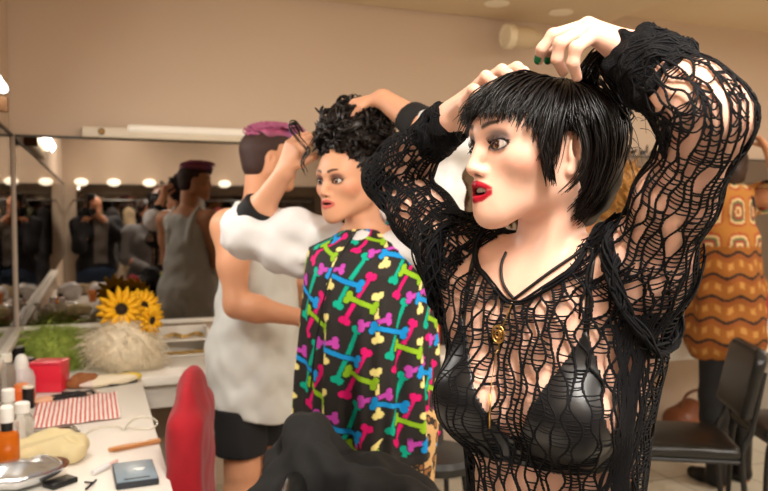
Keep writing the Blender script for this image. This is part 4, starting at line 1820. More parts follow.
    K.rc(N + V(0, 0, -.56), N + V(0, 0, -.95), .13, .13, .06)
    for hip, kn, an, toe in lg:
        K.rc(hip, kn, .11, .085, .04)
    K.cut_fn(lambda X, Y, Z: .46 - Z)
    mesh_obj('skirt', w_of(K.mesh(1)), mat('dark skirt', (34, 32, 34), .8), R)
    shoes_for(base, B, R, mat('black leather', (18, 17, 17), .4), .9, .09)

    # woman in the patterned orange top
    f = nrm(V(-.45, .90, 0))
    B = frame(f)
    L, Fd = B[:, 0], B[:, 1]
    N = pc(728, 190, 4.02)
    HO = N + V(0, 0, .165) + Fd * .03
    H = frame(f)
    base = V(N[0], N[1], 0) - Fd * .02
    R = root('person', 'woman in an orange patterned knit top with black leggings, arm raised', 'person', wp(base))
    shL, shR = N + L * .17 + V(0, 0, -.05), N - L * .17 + V(0, 0, -.05)
    elR, wrR = pc(784, 196, 3.92), pc(768, 150, 3.97)
    elL, wrL = shL + V(-.10, .10, -.22), shL + V(.02, .22, -.02)
    S = SDF(segs=[[N[0] - .40, (HO[0] - .13, .009), (HO[0] + .13, .005), (elR[0] + .14, .009)], [N[1] - .42, (HO[1] - .13, .009), (HO[1] + .14, .005), (N[1] + .5, .009)], [0, (.9, .014), (HO[2] - .15, .009), (HO[2] + .15, .005), (HO[2] + .25, .009)]])
    torso_sdf(S, N, B, 1.0)
    for x, sh in ((1, shL), (-1, shR)):
        S.rc(N + V(0, 0, -.03), sh, .05, .05, .04)
    S.rc(HO + H @ V(0, -.03, -.05), N, .05, .052, .03)
    P = head_sdf(S, HO, H, 1.0, open_mouth=0)
    arm_sdf(S, shL, elL, wrL)
    arm_sdf(S, shR, elR, wrR)
    simple_hand(S, wrR, V(-.5, .2, .8), V(0, 1, .3), .5, .95, 1)
    simple_hand(S, wrL, V(0, .4, 1), V(0, 1, 0), .5, .95, 1)
    lg = std_legs(base, B, .90, .085)
    for hip, kn, an, toe in lg:
        leg_sdf(S, hip, kn, an, toe)
    v, q = S.mesh(2)
    skin_for(v, q, R, (190, 134, 96), HO, H, 1.0, lip=lin(170, 90, 80), brow=lin(50, 30, 20), o=0)
    for x in (1, -1):
        eye_parts(R, P, H, 1.0, H @ V(0, 1, 0), lin(60, 40, 24), x)
    Sh = SDF(HO - V(.2, .2, .2), HO + V(.2, .2, .2), .008)
    Sh.ell(P(0, -.025, .03), (.085, .10, .085), H, .03)
    Sh.ell(P(0, -.06, -.06), (.08, .06, .09), H, .05)
    Sh.ell(P(0, .10, -.05), (.085, .075, .085), H, .02, 's')
    Sh.noise(.004, 90, 3)
    mesh_obj('hair', w_of(Sh.mesh(1)), mat('dark brown hair', (48, 30, 20), .5, vary=.3, vscale=40), R)
    K = SDF(lo=base + V(-.46, -.46, .62), hi=base + V(.52, .46, 1.66), step=.0065)
    torso_sdf(K, N, B, 1.02, pad=.022, hang=.03)
    for x, sh, el in ((1, shL, elL), (-1, shR, elR)):
        K.rc(N + V(0, 0, -.03), sh, .062, .075, .05)
        K.rc(sh, sh + (el - sh) * .55, .080, .092, .04)
        K.rc(sh + (el - sh) * .62, sh + (el - sh) * 1.4, .09, .09, .002, 's')
    K.rc(N + V(0, 0, -.01), HO, .058, .05, .02, 's')
    K.rc(N + V(0, 0, -.3), N + V(0, 0, -.78), .14, .215, .08)
    K.noise(.006, 40, 7)
    K.cut_fn(lambda X, Y, Z: .70 - Z + .02 * np.sin(X * 14))
    kv, kq = K.mesh(2)
    l = (kv - N) @ B
    z = l[:, 2]
    ang = np.arctan2(l[:, 0], -l[:, 1])
    col = np.tile(lin(150, 90, 30), (len(kv), 1))
    pal = [lin(172, 112, 44), lin(160, 76, 38), lin(92, 98, 62), lin(206, 176, 124), lin(150, 60, 46), lin(70, 44, 30)]
    # granny squares over shoulders and chest
    tile = .19
    uu_, vv_ = ang * .20 / tile, (z + .02) / tile
    fu, fv = np.abs((uu_ % 1) - .5), np.abs((vv_ % 1) - .5)
    ring = np.maximum(fu, fv) * .55 + np.hypot(fu, fv) * .45
    order = [1, 3, 4, 2, 3, 1, 0]
    idx = np.clip((ring * 2 * 7).astype(int), 0, 6)
    sq = np.array([pal[k] for k in order])[idx]
    m = z > -.30
    col[m] = sq[m]
    lower = ~m
    wav = (z + .012 * np.sin(ang * 9)) % .115
    col[lower & (wav < .016)] = lin(46, 30, 20)
    dots = (np.abs((ang * .2 % .062) - .031) < .014) & (np.abs(wav - .065) < .016)
    col[lower & dots] = lin(186, 132, 66)
    col[lower & (wav > .090)] = lin(140, 76, 28)
    dR = (kv - shR) @ nrm(elR - shR) / np.linalg.norm(elR - shR)
    col[(dR > .50) & (np.linalg.norm(kv - (shR + (elR - shR) * .6), axis=1) < .13)] = lin(28, 24, 22)
    mesh_obj('knit_top', w_of((kv, kq)), mat('patterned knit', vcol=True, rough=.9, bump=.5, bscale=160), R, cols=col)
    K = SDF(lo=base + V(-.35, -.35, .0), hi=base + V(.35, .35, 1.05), step=.011)
    K.ell(N + V(0, 0, -.54), (.165, .125, .12), B, .05)
    for hip, kn, an, toe in lg:
        leg_sdf(K, hip, kn, an + V(0, 0, .03), None, (.098, .07, .062, .048))
    mesh_obj('leggings', w_of(K.mesh(1)), mat('black leggings cloth', (16, 16, 18), .75), R)
    shoes_for(base, B, R, mat('black boots', (15, 14, 14), .45), .9, .30, .085, .055, 'boot')


# ------------------------------------------------------------------ people seen only in the mirror
def build_reflected():
    # the photographer stands at the camera
    f = V(0, 1, 0)
    B = frame(f)
    L, Fd = B[:, 0], B[:, 1]
    N = V(.10, -.20, 1.40)
    HO = N + V(-.05, .055, .13)
    H = frame(V(0, 1, -.05))
    base = V(N[0], N[1] - .05, 0)
    R = root('person', 'photographer in a dark jacket raising a camera, reflected in the mirror', 'person', wp(base))
    shL, shR = N + L * .19 + V(0, 0, -.05), N - L * .19 + V(0, 0, -.05)
    elL, wrL = shL + V(-.03, .12, -.24), V(-.05, -.10, 1.395)
    elR, wrR = shR + V(.10, .10, -.22), V(.085, -.085, 1.43)
    S = SDF(segs=[[-.36, (.62, .010)], [-.55, (.02, .010)], [0, (.9, .016), (1.75, .010)]])
    torso_sdf(S, N, B, 1.12, female=False)
    for x, sh in ((1, shL), (-1, shR)):
        S.rc(N + V(0, 0, -.03), sh, .055, .06, .05)
    S.rc(HO + V(0, -.03, -.05), N, .055, .06, .03)
    P = head_sdf(S, HO, H, 1.03, open_mouth=0, male=True, eyes=False)
    arm_sdf(S, shL, elL, wrL, (.06, .05, .045, .03))
    arm_sdf(S, shR, elR, wrR, (.06, .05, .045, .03))
    simple_hand(S, wrL, V(.3, .9, .2), V(1, 0, 0), .6, .8, -1)
    simple_hand(S, wrR, V(-.4, .6, .3), V(0, .2, 1), .6, .8, 1)
    lg = std_legs(base, B, .93, .1)
    for hip, kn, an, toe in lg:
        leg_sdf(S, hip, kn, an, toe)
    S.cut_fn(lambda X, Y, Z: Y + .045)
    v, q = S.mesh(1)
    skin_for(v, q, R, (200, 140, 108))
    Sh = SDF(HO - .16, HO + .16, .009)
    Sh.ell(P(0, -.025, .035), (.082, .098, .085), H, .03)
    Sh.ell(P(0, .11, -.03), (.10, .08, .085), H, .02, 's')
    mesh_obj('hair', w_of(Sh.mesh(1)), mat('dark brown hair'), R)
    K = SDF(segs=[[-.36, (.62, .010)], [-.6, (-.0, .010)], [.7, (1.5, .010)]])
    torso_sdf(K, N, B, 1.14, female=False, pad=.02, hang=.03)
    for x, sh, el, wr in ((1, shL, elL, wrL), (-1, shR, elR, wrR)):
        K.rc(N + V(0, 0, -.04), sh, .06, .075, .05)
        K.rc(sh, el, .078, .066, .03)
        K.rc(el, el + (wr - el) * .75, .062, .05, .03)
    K.noise(.006, 40, 2)
    K.cut_fn(lambda X, Y, Z: .82 - Z)
    kv, kq = K.mesh(1)
    kc = np.tile(lin(26, 25, 28), (len(kv), 1))
    l = (kv - N) @ B
    kc[(np.abs(l[:, 0]) < .07) & (l[:, 1] > 0.02) & (l[:, 2] > -.45)] = lin(120, 112, 106)
    mesh_obj('jacket', w_of((kv, kq)), mat('jacket cloth', vcol=True, rough=.8), R, cols=kc)
    K = SDF(lo=base + V(-.32, -.3, 0), hi=base + V(.32, .3, 1.0), step=.013)
    K.ell(N + V(0, 0, -.54), (.18, .13, .12), B, .05)
    for hip, kn, an, toe in lg:
        leg_sdf(K, hip, kn, an + V(0, 0, .03), None, (.10, .078, .07, .058))
    mesh_obj('trousers', w_of(K.mesh(1)), mat('blue denim', (48, 66, 96), .8), R)
    shoes_for(base, B, R, mat('dark trainers', (40, 38, 38), .6), .93, .1, .1)
    # his camera with a flash
    c = CAM - FW * .055
    M = np.stack([RT, FW, UP], 1)
    cr = root('camera_body', 'black camera with a flash held by the photographer, seen in the mirror', 'camera', c)
    bk = mat('camera black', (16, 16, 17), .45)
    MB().box(c - FW * .055, (.14, .06, .09), M=M, bev=.012).build('camera_case', bk, cr)
    MB().lathe(c - FW * .03, [(.034, 0), (.036, .01), (.036, .045), (.033, .05), (.028, .046)], 28, M=np.stack([RT, UP, FW], 1) * V(1, 1, 1)).build('lens', bk, cr)
    MB().box(c - FW * .055 + UP * .055, (.05, .05, .03), M=M, bev=.006).box(c - FW * .055 + UP * .10, (.055, .045, .07), M=M, bev=.006).box(c - FW * .045 + UP * .155, (.07, .075, .05), M=M, bev=.006).build('flash_unit', bk, cr)
    # sitter in the grey sweater beside the photographer
    B = frame(nrm(V(.35, 1, 0)))
    L, Fd = B[:, 0], B[:, 1]
    N = V(.50, -.10, 1.31)
    H = frame(nrm(V(.7, 1, .0)))
    HO = N + V(.02, .03, .165)
    base = V(.50, -.36, 0)
    R = root('person', 'dark-haired man in a grey sweater and jeans reflected in the mirror', 'person', base)
    tw = lambda vf: vf
    S = SDF(segs=[[.05, (1.0, .010)], [-.5, (.45, .010)], [0, (1.75, .010)]])
    shL, shR = N + L * .18 + V(0, 0, -.05), N - L * .18 + V(0, 0, -.05)
    lapL, lapR = N + L * .06 + Fd * .24 + V(0, 0, -.43), N - L * .06 + Fd * .25 + V(0, 0, -.43)
    elL, elR = shL + V(-.03, .02, -.27), shR + V(.03, .02, -.27)
    torso_sdf(S, N, B, 1.1, female=False)
    for x, sh in ((1, shL), (-1, shR)):
        S.rc(N + V(0, 0, -.03), sh, .055, .06, .05)
    S.rc(HO + V(0, -.03, -.05), N, .052, .058, .03)
    P = head_sdf(S, HO, H, 1.03, open_mouth=0, male=True)
    arm_sdf(S, shL, elL, lapL, (.058, .05, .044, .03))
    arm_sdf(S, shR, elR, lapR, (.058, .05, .044, .03))
    simple_hand(S, lapL, Fd - L * .4, Fd, .4, .9, 1)
    simple_hand(S, lapR, Fd + L * .4, Fd, .4, .9, -1)
    legs = []
    for x in (1, -1):
        hip = N + L * x * .09 + V(0, 0, -.56)
        kn = hip + Fd * .40 + V(0, 0, -.02) + L * x * .04
        an = kn + V(0, 0, -kn[2] + .085)
        legs.append((hip, kn, an, an + Fd * .12 + V(0, 0, -.055)))
        leg_sdf(S, *legs[-1])
    v, q = S.mesh(1)
    col = skin_col(len(v), (196, 134, 102))
    paint_face(((v - HO) @ H) / 1.03, col, lip=lin(160, 90, 78), brow=lin(30, 18, 12), o=0)
    mesh_obj('body', (v, q), mat('warm skin'), R, cols=col)
    Sh = SDF(HO - .17, HO + .17, .009)
    Sh.ell(P(0, -.025, .04), (.09, .105, .085), H, .03)
    Sh.ell(P(0, -.05, -.03), (.08, .06, .06), H, .03)
    Sh.ell(P(0, .115, -.035), (.11, .08, .085), H, .02, 's')
    Sh.noise(.006, 60, 3)
    mesh_obj('hair', Sh.mesh(1), mat('dark brown hair'), R)
    K = SDF(segs=[[.05, (1.0, .010)], [-.5, (.45, .010)], [.6, (1.45, .010)]])
    torso_sdf(K, N, B, 1.12, female=False, pad=.02, hang=.02)
    for sh, el, wr in ((shL, elL, lapL), (shR, elR, lapR)):
        K.rc(N + V(0, 0, -.04), sh, .058, .072, .05)
        K.rc(sh, el, .074, .062, .03)
        K.rc(el, el + (wr - el) * .85, .06, .046, .03)
    K.noise(.005, 45, 2)
    K.cut_fn(lambda X, Y, Z: N[2] - .53 - Z)
    mesh_obj('sweater', K.mesh(1), mat('grey sweater wool', (112, 110, 112), .9), R)
    K = SDF(segs=[[.1, (1.05, .012)], [-.4, (.5, .012)], [0, (1.0, .012)]])
    K.ell(N + V(0, 0, -.54), (.17, .14, .12), B, .05)
    for hip, kn, an, toe in legs:
        leg_sdf(K, hip, kn, an + V(0, 0, .03), None, (.098, .075, .068, .055))
    mesh_obj('jeans', K.mesh(1), mat('blue denim'), R)
    for hip, kn, an, toe in legs:
        K = SDF(np.minimum(an, toe) - .12, np.maximum(an, toe) + .12, .009)
        K.rc(an + V(0, 0, -.04), toe, .045, .038, .03)
        K.rc(an + V(0, 0, -.03), an + V(0, 0, .02), .045, .045, .02)
        K.cut_fn(lambda X, Y, Z: .002 - Z)
        mesh_obj('shoe', K.mesh(1), mat('dark trainers'), R)
    sr = root('bar_stool', 'high stool under the man in the grey sweater', 'stool', (.50 - .02, -.14, 0))
    zc = N[2] - .71
    MB().lathe((.48, -.14, zc - .03), [(.15, 0), (.17, .01), (.17, .04), (.15, .05)], 28).build('seat', mat('dark vinyl', (30, 30, 30), .5), sr)
    for k in range(4):
        t = math.pi / 4 + k * math.pi / 2
        MB().tube([(.48 + .11 * math.cos(t), -.14 + .11 * math.sin(t), zc - .02), (.48 + .18 * math.cos(t), -.14 + .18 * math.sin(t), .01)], .012, 8).build('leg', mat('steel leg', (120, 120, 120), .3, metal=1), sr)
    # costume rail along the far wall
    rr = root('clothes_rail', 'long metal clothes rail on the wall behind the camera', 'clothes rail', (1.0, YF + .3, 1.60))
    pm = mat('steel leg')
    MB().tube([(-.25, YF + .3, 1.62), (2.9, YF + .3, 1.62)], .010, 10).build('rail_bar', pm, rr)
    for x in (-.25, 1.33, 2.9):
        MB().tube([(x, YF - .01, 1.62), (x, YF + .3, 1.62)], .010, 10).build('bracket', pm, rr)
    rg = np.random.default_rng(12)
    names = [('black', (24, 23, 26)), ('charcoal', (60, 58, 60)), ('dark blue', (30, 36, 60)), ('brown', (74, 52, 38)), ('olive', (78, 78, 52)), ('red', (130, 34, 38)), ('beige', (176, 156, 126)), ('grey', (110, 108, 106))]
    x = -.12
    k = 0
    order = [0, 4, 1, 6, 0, 7, 2, 0, 3, 5, 1, 0, 6, 7, 2, 0]
    while x < 2.75 and k < 16:
        nm, rgb = names[order[k]]
        w_, ln = rg.uniform(.05, .075), rg.uniform(.75, 1.0)
        K = SDF(V(x - .13, YF + .04, .5), V(x + .13, YF + .6, 1.62), .014)
        K.rc(V(x, YF + .14, 1.48), V(x, YF + .46, 1.48), .045, .045, .02)
        K.box(V(x, YF + .3, 1.48 - ln / 2), V(w_, .21, ln / 2), None, .04, .06)
        K.noise(.008, 38, k)
        g = root('hanging_garment', '%s costume hanging on the rail, %s' % (nm, 'garment %s along the rail from its left end' % ('first second third fourth fifth sixth seventh eighth ninth tenth eleventh twelfth thirteenth fourteenth fifteenth sixteenth'.split()[k])), 'garment', (x, YF + .3, 1.48 - ln), 'costumes on the rail')
        mesh_obj('cloth', K.mesh(1), mat(nm + ' costume cloth', rgb, .85), g)
        MB().tube([(x, YF + .3, 1.50), (x, YF + .3, 1.60), (x + .0, YF + .28, 1.635), (x, YF + .32, 1.64)], .003, 6).build('hanger_hook', pm, g)
        x += rg.uniform(.16, .21)
        k += 1
    # round lamps on that wall
    for i, x in enumerate((-.15, .25, .7, 1.15, 1.7, 2.2)):
        g = root('wall_lamp', 'round white lamp on the wall behind the camera, lamp %s from its left end' % 'first second third fourth fifth sixth'.split()[i], 'lamp', (x, YF, 1.84), 'round wall lamps')
        MB().lathe((x, YF, 1.86), [(.05, 0), (.05, .03), (.03, .035)], 20, M=np.array(Matrix.Rotation(-math.pi / 2, 3, 'X'))).build('lamp_base', mat('lamp housing'), g)
        MB().ell((x, YF + .085, 1.86), (.085, .06, .05)).build('bulb', mat('lit bulb', (255, 250, 240), .3, emit=(255, 240, 215), estr=4), g)
# ------------------------------------------------------------------ worktops and everything on them
ZT = .75
TX = .18
BY = 3.37


def tp(u, v, z=ZT):
    return on(u, v, z)


def rotz(t):
    return np.array(Matrix.Rotation(t, 3, 'Z'))


def build_table():
    wt = mat('white laminate', (238, 232, 222), .35, vary=.02, vscale=3)
    wf = mat('white panel', (228, 222, 212), .5)
    r = root('makeup_table', 'long white makeup table along the left wall, crowded with cosmetics', 'table', (0, 2.0, 0))
    MB().box(((XL + TX) / 2 + .001, (.45 + BY) / 2, ZT - .02), (TX - XL - .004, BY - .45 - .002, .04), bev=.005).build('tabletop', wt, r)
    for y in (.48, 1.45, 3.2):
        MB().box(((XL + .0) / 2 + .02, y, (ZT - .04) / 2), (.30, .03, ZT - .042), bev=.003).build('leg', wf, r)
    r = root('counter', 'long white counter under the back mirror', 'counter', (2.0, BY, 0))
    MB().box(((XL + XR) / 2, (BY + YB) / 2 - .004, ZT - .02), (XR - XL - .01, YB - BY - .016, .04), bev=.005).build('worktop', wt, r)
    MB().box(((TX + XR) / 2, BY + .06, ZT - .095), (XR - TX - .02, .02, .11), bev=.003).build('apron', wf, r)
    for x in (.5, 1.6, 2.9, 4.2, 5.3):
        MB().box((x, (BY + YB) / 2 + .06, (ZT - .04) / 2), (.03, .42, ZT - .042), bev=.003).build('support_panel', wf, r)

    glass = mat('clear plastic', (240, 238, 232), .12, trans=.85, ior=1.35)
    black = mat('black plastic', (20, 19, 20), .35)
    whitep = mat('white plastic', (238, 236, 230), .3)

    def flat(t):
        return t

    # --- striped cloth
    c = [tp(37, 406), tp(117, 393), tp(121, 419), tp(30, 431)]
    n, m_ = 60, 30
    U, W = np.meshgrid(np.linspace(0, 1, n), np.linspace(0, 1, m_), indexing='ij')
    X = (c[0] * ((1 - U) * (1 - W))[..., None] + c[1] * (U * (1 - W))[..., None] + c[2] * (U * W)[..., None] + c[3] * ((1 - U) * W)[..., None])
    X[..., 2] = ZT + .006 + .0028 * np.sin(U * 19 + W * 4) * np.sin(W * 9 + 1)
    ii, jj = np.meshgrid(np.arange(n - 1), np.arange(m_ - 1), indexing='ij')
    a_ = (ii * m_ + jj).ravel()
    Q = np.stack([a_, a_ + 1, a_ + m_ + 1, a_ + m_], 1)[:, ::-1]
    sm_ = bpy.data.materials.new('red striped cotton')
    sm_.use_nodes = True
    nt = sm_.node_tree
    b = nt.nodes['Principled BSDF']
    at = nt.nodes.new('ShaderNodeAttribute')
    at.attribute_name = 'Col'
    sp_ = nt.nodes.new('ShaderNodeSeparateColor')
    mu = nt.nodes.new('ShaderNodeMath')
    mu.operation = 'MULTIPLY'
    mu.inputs[1].default_value = 2 * math.pi * 19
    si = nt.nodes.new('ShaderNodeMath')
    si.operation = 'SINE'
    gt = nt.nodes.new('ShaderNodeMath')
    gt.operation = 'GREATER_THAN'
    gt.inputs[1].default_value = .1
    mx = nt.nodes.new('ShaderNodeMix')
    mx.data_type = 'RGBA'
    mx.inputs[6].default_value = (*lin(244, 234, 226), 1)
    mx.inputs[7].default_value = (*lin(214, 104, 96), 1)
    nt.links.new(at.outputs['Color'], sp_.inputs[0])
    nt.links.new(sp_.outputs[0], mu.inputs[0])
    nt.links.new(mu.outputs[0], si.inputs[0])
    nt.links.new(si.outputs[0], gt.inputs[0])
    nt.links.new(gt.outputs[0], mx.inputs[0])
    nt.links.new(mx.outputs[2], b.inputs['Base Color'])
    b.inputs['Roughness'].default_value = .85
    o = mesh_obj('tea_towel', (X.reshape(-1, 3), Q), sm_, cols=np.stack([U.ravel(), W.ravel(), 0 * U.ravel()], 1))
    md = o.modifiers.new('thick', 'SOLIDIFY')
    md.thickness = .003
    md.offset = -1
    tag(o, 'red and white striped cloth spread flat on the makeup table', 'cloth')

    # --- bottles and jars
    def bottle(name, label, cat, p, parts, group=None):
        r = root(name, label, cat, p, group)
        for nm, prof, m in parts:
            MB().lathe(p, prof, 28).build(nm, m, r)
        return r
    amber = mat('amber liquid', (226, 120, 30), .15, trans=.45, ior=1.35)
    p = tp(8, 474)
    bottle('spray_bottle', 'orange see-through bottle with black neck at the near left of the table', 'bottle', p,
           [('body', [(.028, .001), (.031, .006), (.031, .105), (.028, .115), (.014, .122)], amber), ('collar', [(.015, .122), (.015, .145)], black), ('cap', [(.017, .145), (.018, .147), (.018, .185), (.014, .19)], whitep)])
    p = tp(23, 447)
    bottle('lotion_bottle', 'clear plastic bottle with a wide white cap beside the orange bottle', 'bottle', p,
           [('body', [(.030, .001), (.033, .006), (.033, .085), (.026, .10), (.018, .106)], glass), ('cap', [(.020, .106), (.022, .108), (.022, .136), (.019, .139)], whitep)])
    p = tp(9, 438)
    bottle('pump_bottle', 'tall white-capped clear bottle behind the orange bottle', 'bottle', p,
           [('body', [(.028, .001), (.030, .006), (.030, .10), (.02, .115), (.015, .118)], glass), ('cap', [(.019, .118), (.020, .120), (.020, .155), (.017, .158)], whitep)])
    p = tp(7, 401)
    bottle('water_bottle', 'clear ribbed plastic bottle with pale cap at the left edge', 'bottle', p,
           [('body', [(.030, .001), (.034, .006), (.033, .04), (.034, .05), (.033, .06), (.034, .11), (.024, .14), (.016, .15)], glass), ('cap', [(.019, .15), (.021, .152), (.021, .18), (.018, .183)], mat('pale cap', (222, 220, 206), .4))])
    p = tp(22, 396)
    bottle('squeeze_bottle', 'frosted white bottle with a rounded top behind the orange jar', 'bottle', p,
           [('body', [(.045, .001), (.05, .008), (.05, .07), (.043, .095), (.028, .11)], mat('frosted plastic', (226, 214, 212), .35, trans=.25)), ('cap', [(.027, .11), (.026, .135), (.02, .155), (.010, .165)], whitep)])
    p = tp(22, 405)
    o = bottle('orange_jar', 'round orange jar behind the small black tube', 'jar', p,
               [('body', [(.03, .001), (.043, .012), (.048, .035), (.043, .06), (.03, .07)], mat('orange plastic', (226, 104, 40), .35)), ('lid', [(.026, .07), (.026, .078), (.02, .082)], mat('orange lid', (232, 140, 80), .4))])
    p = tp(28.5, 405)
    p = tp(28.5, 408)
    bottle('lipstick_tube', 'small black tube with a white top standing before the orange jar', 'lipstick', p,
           [('body', [(.019, .001), (.02, .003), (.02, .074)], black), ('top', [(.02, .0745), (.02, .080), (.017, .083)], mat('cream cap', (232, 222, 204), .4))])
    dark = mat('dark glass', (44, 24, 26), .2)
    for (u, v, h, lab) in ((45, 368, .115, 'dark bottle with a white label before the green wig'), (17, 375, .12, 'dark brown bottle with a grey top, leftmost of the dark bottles'), (27, 379, .085, 'short dark bottle between the two taller dark bottles')):
        p = tp(u, v)
        r = bottle('dark_bottle', lab, 'bottle', p,
                   [('body', [(.028, .001), (.034, .006), (.034, h * .55), (.026, h * .68)], dark), ('cap', [(.034, h * .68), (.035, h * .69), (.035, h), (.031, h + .004)], black), ('top_disc', [(.029, h + .0045), (.029, h + .008)], mat('grey top', (176, 170, 166), .4))], 'dark cosmetic bottles')
        if u == 45:
            d = nrm((CAM - p) * V(1, 1, 0))
            MB().box(p + d * .0345 + V(0, 0, h * .85), (.034, .003, .026), rz=math.atan2(d[1], d[0]) + math.pi / 2).build('label', whitep, r)

    # --- red box
    p = tp(50, 390)
    r = root('red_box', 'bright red translucent plastic box on the makeup table', 'box', p)
    rz = -.30
    M = rotz(rz)
    MB().box(p + V(0, 0, .056), (.125, .10, .110), rz=rz, bev=.006).build('box_body', mat('red plastic', (226, 44, 66), .3, sss=.1), r)
    MB().box(p + V(0, 0, .117), (.129, .104, .010), rz=rz, bev=.004).build('lid', mat('red lid', (232, 70, 88), .3), r)
    # --- pencils
    ends = [((49, 404), (92, 397)), ((51, 401), (85, 394.5)), ((62, 397), (101, 396)), ((72, 399), (97, 393.5))]
    lab = ['black eye pencil, nearest of the bundle on the striped cloth', 'black eye pencil lying second in the bundle by the red box', 'thin black pencil with pale tip pointing right in the bundle', 'black eye pencil farthest back in the bundle']
    for i, (a, b_) in enumerate(ends):
        A, Bq = tp(*a), tp(*b_)
        z = V(0, 0, .0155)
        A, Bq = A + z, Bq + z
        r = root('eye_pencil', lab[i], 'pencil', (A + Bq) / 2, 'eye pencils on the table')
        d = nrm(Bq - A)
        mb = MB()
        mb.tube([A, Bq - d * .02], .0062, 10).build('barrel', black, r)
        MB().tube([Bq - d * .02, Bq - d * .004, Bq], np.array([.0062, .0028, .0012]), 10).build('tip', mat('pencil tip', (190, 170, 150), .5), r)
    # --- sponge, hair bun, palettes
    p = tp(44, 404)
    o = MB().ell(p + V(0, 0, .014), (.042, .026, .014), M=rotz(.4)).build('makeup_sponge', mat('skin tone sponge', (222, 170, 138), .9))
    tag(o, 'flat flesh-coloured makeup sponge beside the black tube', 'sponge')
    p = tp(82, 388)
    S = SDF(p - V(.1, .1, .005), p + V(.1, .1, .1), .004)
    S.ell(p + V(-.01, 0, .03), (.042, .034, .030), None, .02)
    S.ell(p + V(.03, .01, .032), (.032, .03, .026), None, .02)
    S.ell(p + V(-.045, -.005, .018), (.02, .018, .014), None, .02)
    S.noise(.003, 150, 3)
    S.cut_fn(lambda X, Y, Z: ZT + .002 - Z)
    o = mesh_obj('hair_bun', S.mesh(1), mat('auburn hairpiece', (150, 92, 48), .6, vary=.4, vscale=60, bump=.6, bscale=200))
    tag(o, 'small reddish-brown hairpiece bun on the table', 'hairpiece')

    def palette(name, label, cat, c4, h, m, extra=None, group=None):
        """flat box given by its four corner pixels on the table"""
        P4 = [tp(u, v) for u, v in c4]
        ctr = sum(P4) / 4
        e1 = nrm(P4[1] - P4[0])
        w = np.linalg.norm(P4[1] - P4[0])
        e2 = nrm(np.cross(V(0, 0, 1), e1))
        l_ = abs((P4[3] - P4[0]) @ e2)
        M = np.stack([e1, e2, V(0, 0, 1)], 1)
        r = root(name, label, cat, ctr, group)
        MB().box(ctr + V(0, 0, h / 2 + .001), (w, l_, h), M=M, bev=min(.003, h * .3)).build('case', m, r)
        return r, ctr, M, w, l_
    r, c, M, w, l_ = palette('powder_compact', 'black powder compact with a pale label near the back corner', 'compact', [(104, 388), (133, 383), (131, 378), (103, 382)], .014, black)
    MB().box(c + M @ V(.02, 0, .0158), (.045, l_ * .55, .002), M=M).build('label', mat('grey label', (190, 190, 186), .4), r)
    r, c, M, w, l_ = palette('mobile_phone', 'black phone with silver edge lying by the beige cloth', 'phone', [(36, 441), (78, 434), (77, 428), (35, 434)], .010, mat('phone black', (24, 24, 26), .2))
    MB().box(c + M @ V(w * .42, 0, .0115), (w * .13, l_ * .92, .0015), M=M).build('silver_edge', mat('silver trim', (190, 188, 184), .25, metal=1), r)
    r, c, M, w, l_ = palette('eyeshadow_palette', 'blue-grey marbled square palette at the near edge of the table', 'palette', [(121, 491), (164, 485), (146, 463), (109, 471)], .016, mat('palette edge', (40, 44, 52), .4))
    MB().box(c + V(0, 0, .0178), (w * .95, l_ * .95, .002), M=M, bev=.0008).build('lid', mat('marbled lid', (134, 152, 164), .3, vary=.35, vscale=26), r)
    MB().box(c + M @ V(.012, .01, .0193), (.03, .006, .0012), M=M).box(c + M @ V(.012, .0, .0193), (.018, .005, .0012), M=M).build('print', whitep, r)
    MB().box(c + M @ V(.0, -l_ * .38, .0193), (w * .6, .006, .0014), M=M).build('clasp', black, r)
    r, c, M, w, l_ = palette('black_compact', 'black compact lying before the silver pouch', 'compact', [(50, 492), (75, 483), (70, 479), (46, 486)], .014, black)
    # --- comb / file
    A, Bq = tp(109, 452), tp(160, 442)
    d = nrm(Bq - A)
    s_ = np.cross(V(0, 0, 1), d)
    ln = np.linalg.norm(Bq - A)
    t = np.linspace(0, 1, 16)
    v, f = [], []
    for z in (.002, .010):
        for k in t:
            w = .0045 + .010 * math.sin(math.pi * min(1, k * 1.25 + .12)) ** .7 if k < .75 else .0135 - .004 * (k - .75)
            v += [A + d * ln * k + s_ * w + V(0, 0, z), A + d * ln * k - s_ * w * .7 + V(0, 0, z)]
    nn = len(t) * 2
    for i in range(len(t) - 1):
        q = i * 2
        f += [(nn + q + 1, nn + q + 3, nn + q + 2, nn + q), (q, q + 2, q + 3, q + 1), (q, nn + q, nn + q + 2, q + 2), (q + 1, q + 3, nn + q + 3, nn + q + 1)]
    f += [(0, 1, nn + 1, nn), (nn - 2, nn + nn - 2, nn + nn - 1, nn - 1)]
    r = root('comb', 'light brown wooden comb lying across the table edge', 'comb', (A + Bq) / 2 + V(0, 0, .0))
    cm = mat('honey wood', (206, 142, 82), .4, vary=.15, vscale=40)
    auto_smooth(mesh_obj('comb_back', (np.array(v), f), cm, r))
    mb = MB()
    for k in np.linspace(.05, .97, 44):
        mb.box(A + d * ln * k - s_ * .013 + V(0, 0, .006), (.0014, .014, .005), M=np.stack([d, s_, V(0, 0, 1)], 1))
    mb.build('comb_teeth', cm, r)
    # --- lip gloss, stick, tweezers
    A, Bq = tp(93, 476), tp(117, 464)
    d = nrm(Bq - A)
    z = V(0, 0, .009)
    r = root('lip_gloss', 'white and clear lip gloss tube beside the blue-grey palette', 'lip gloss', (A + Bq) / 2)
    MB().tube([A + z, A + z + (Bq - A) * .62], .0075, 14).build('tube_body', mat('pearl tube', (228, 226, 226), .25), r)
    MB().tube([A + z + (Bq - A) * .62, Bq + z], .006, 14).build('cap', mat('rose cap', (224, 190, 180), .3), r)
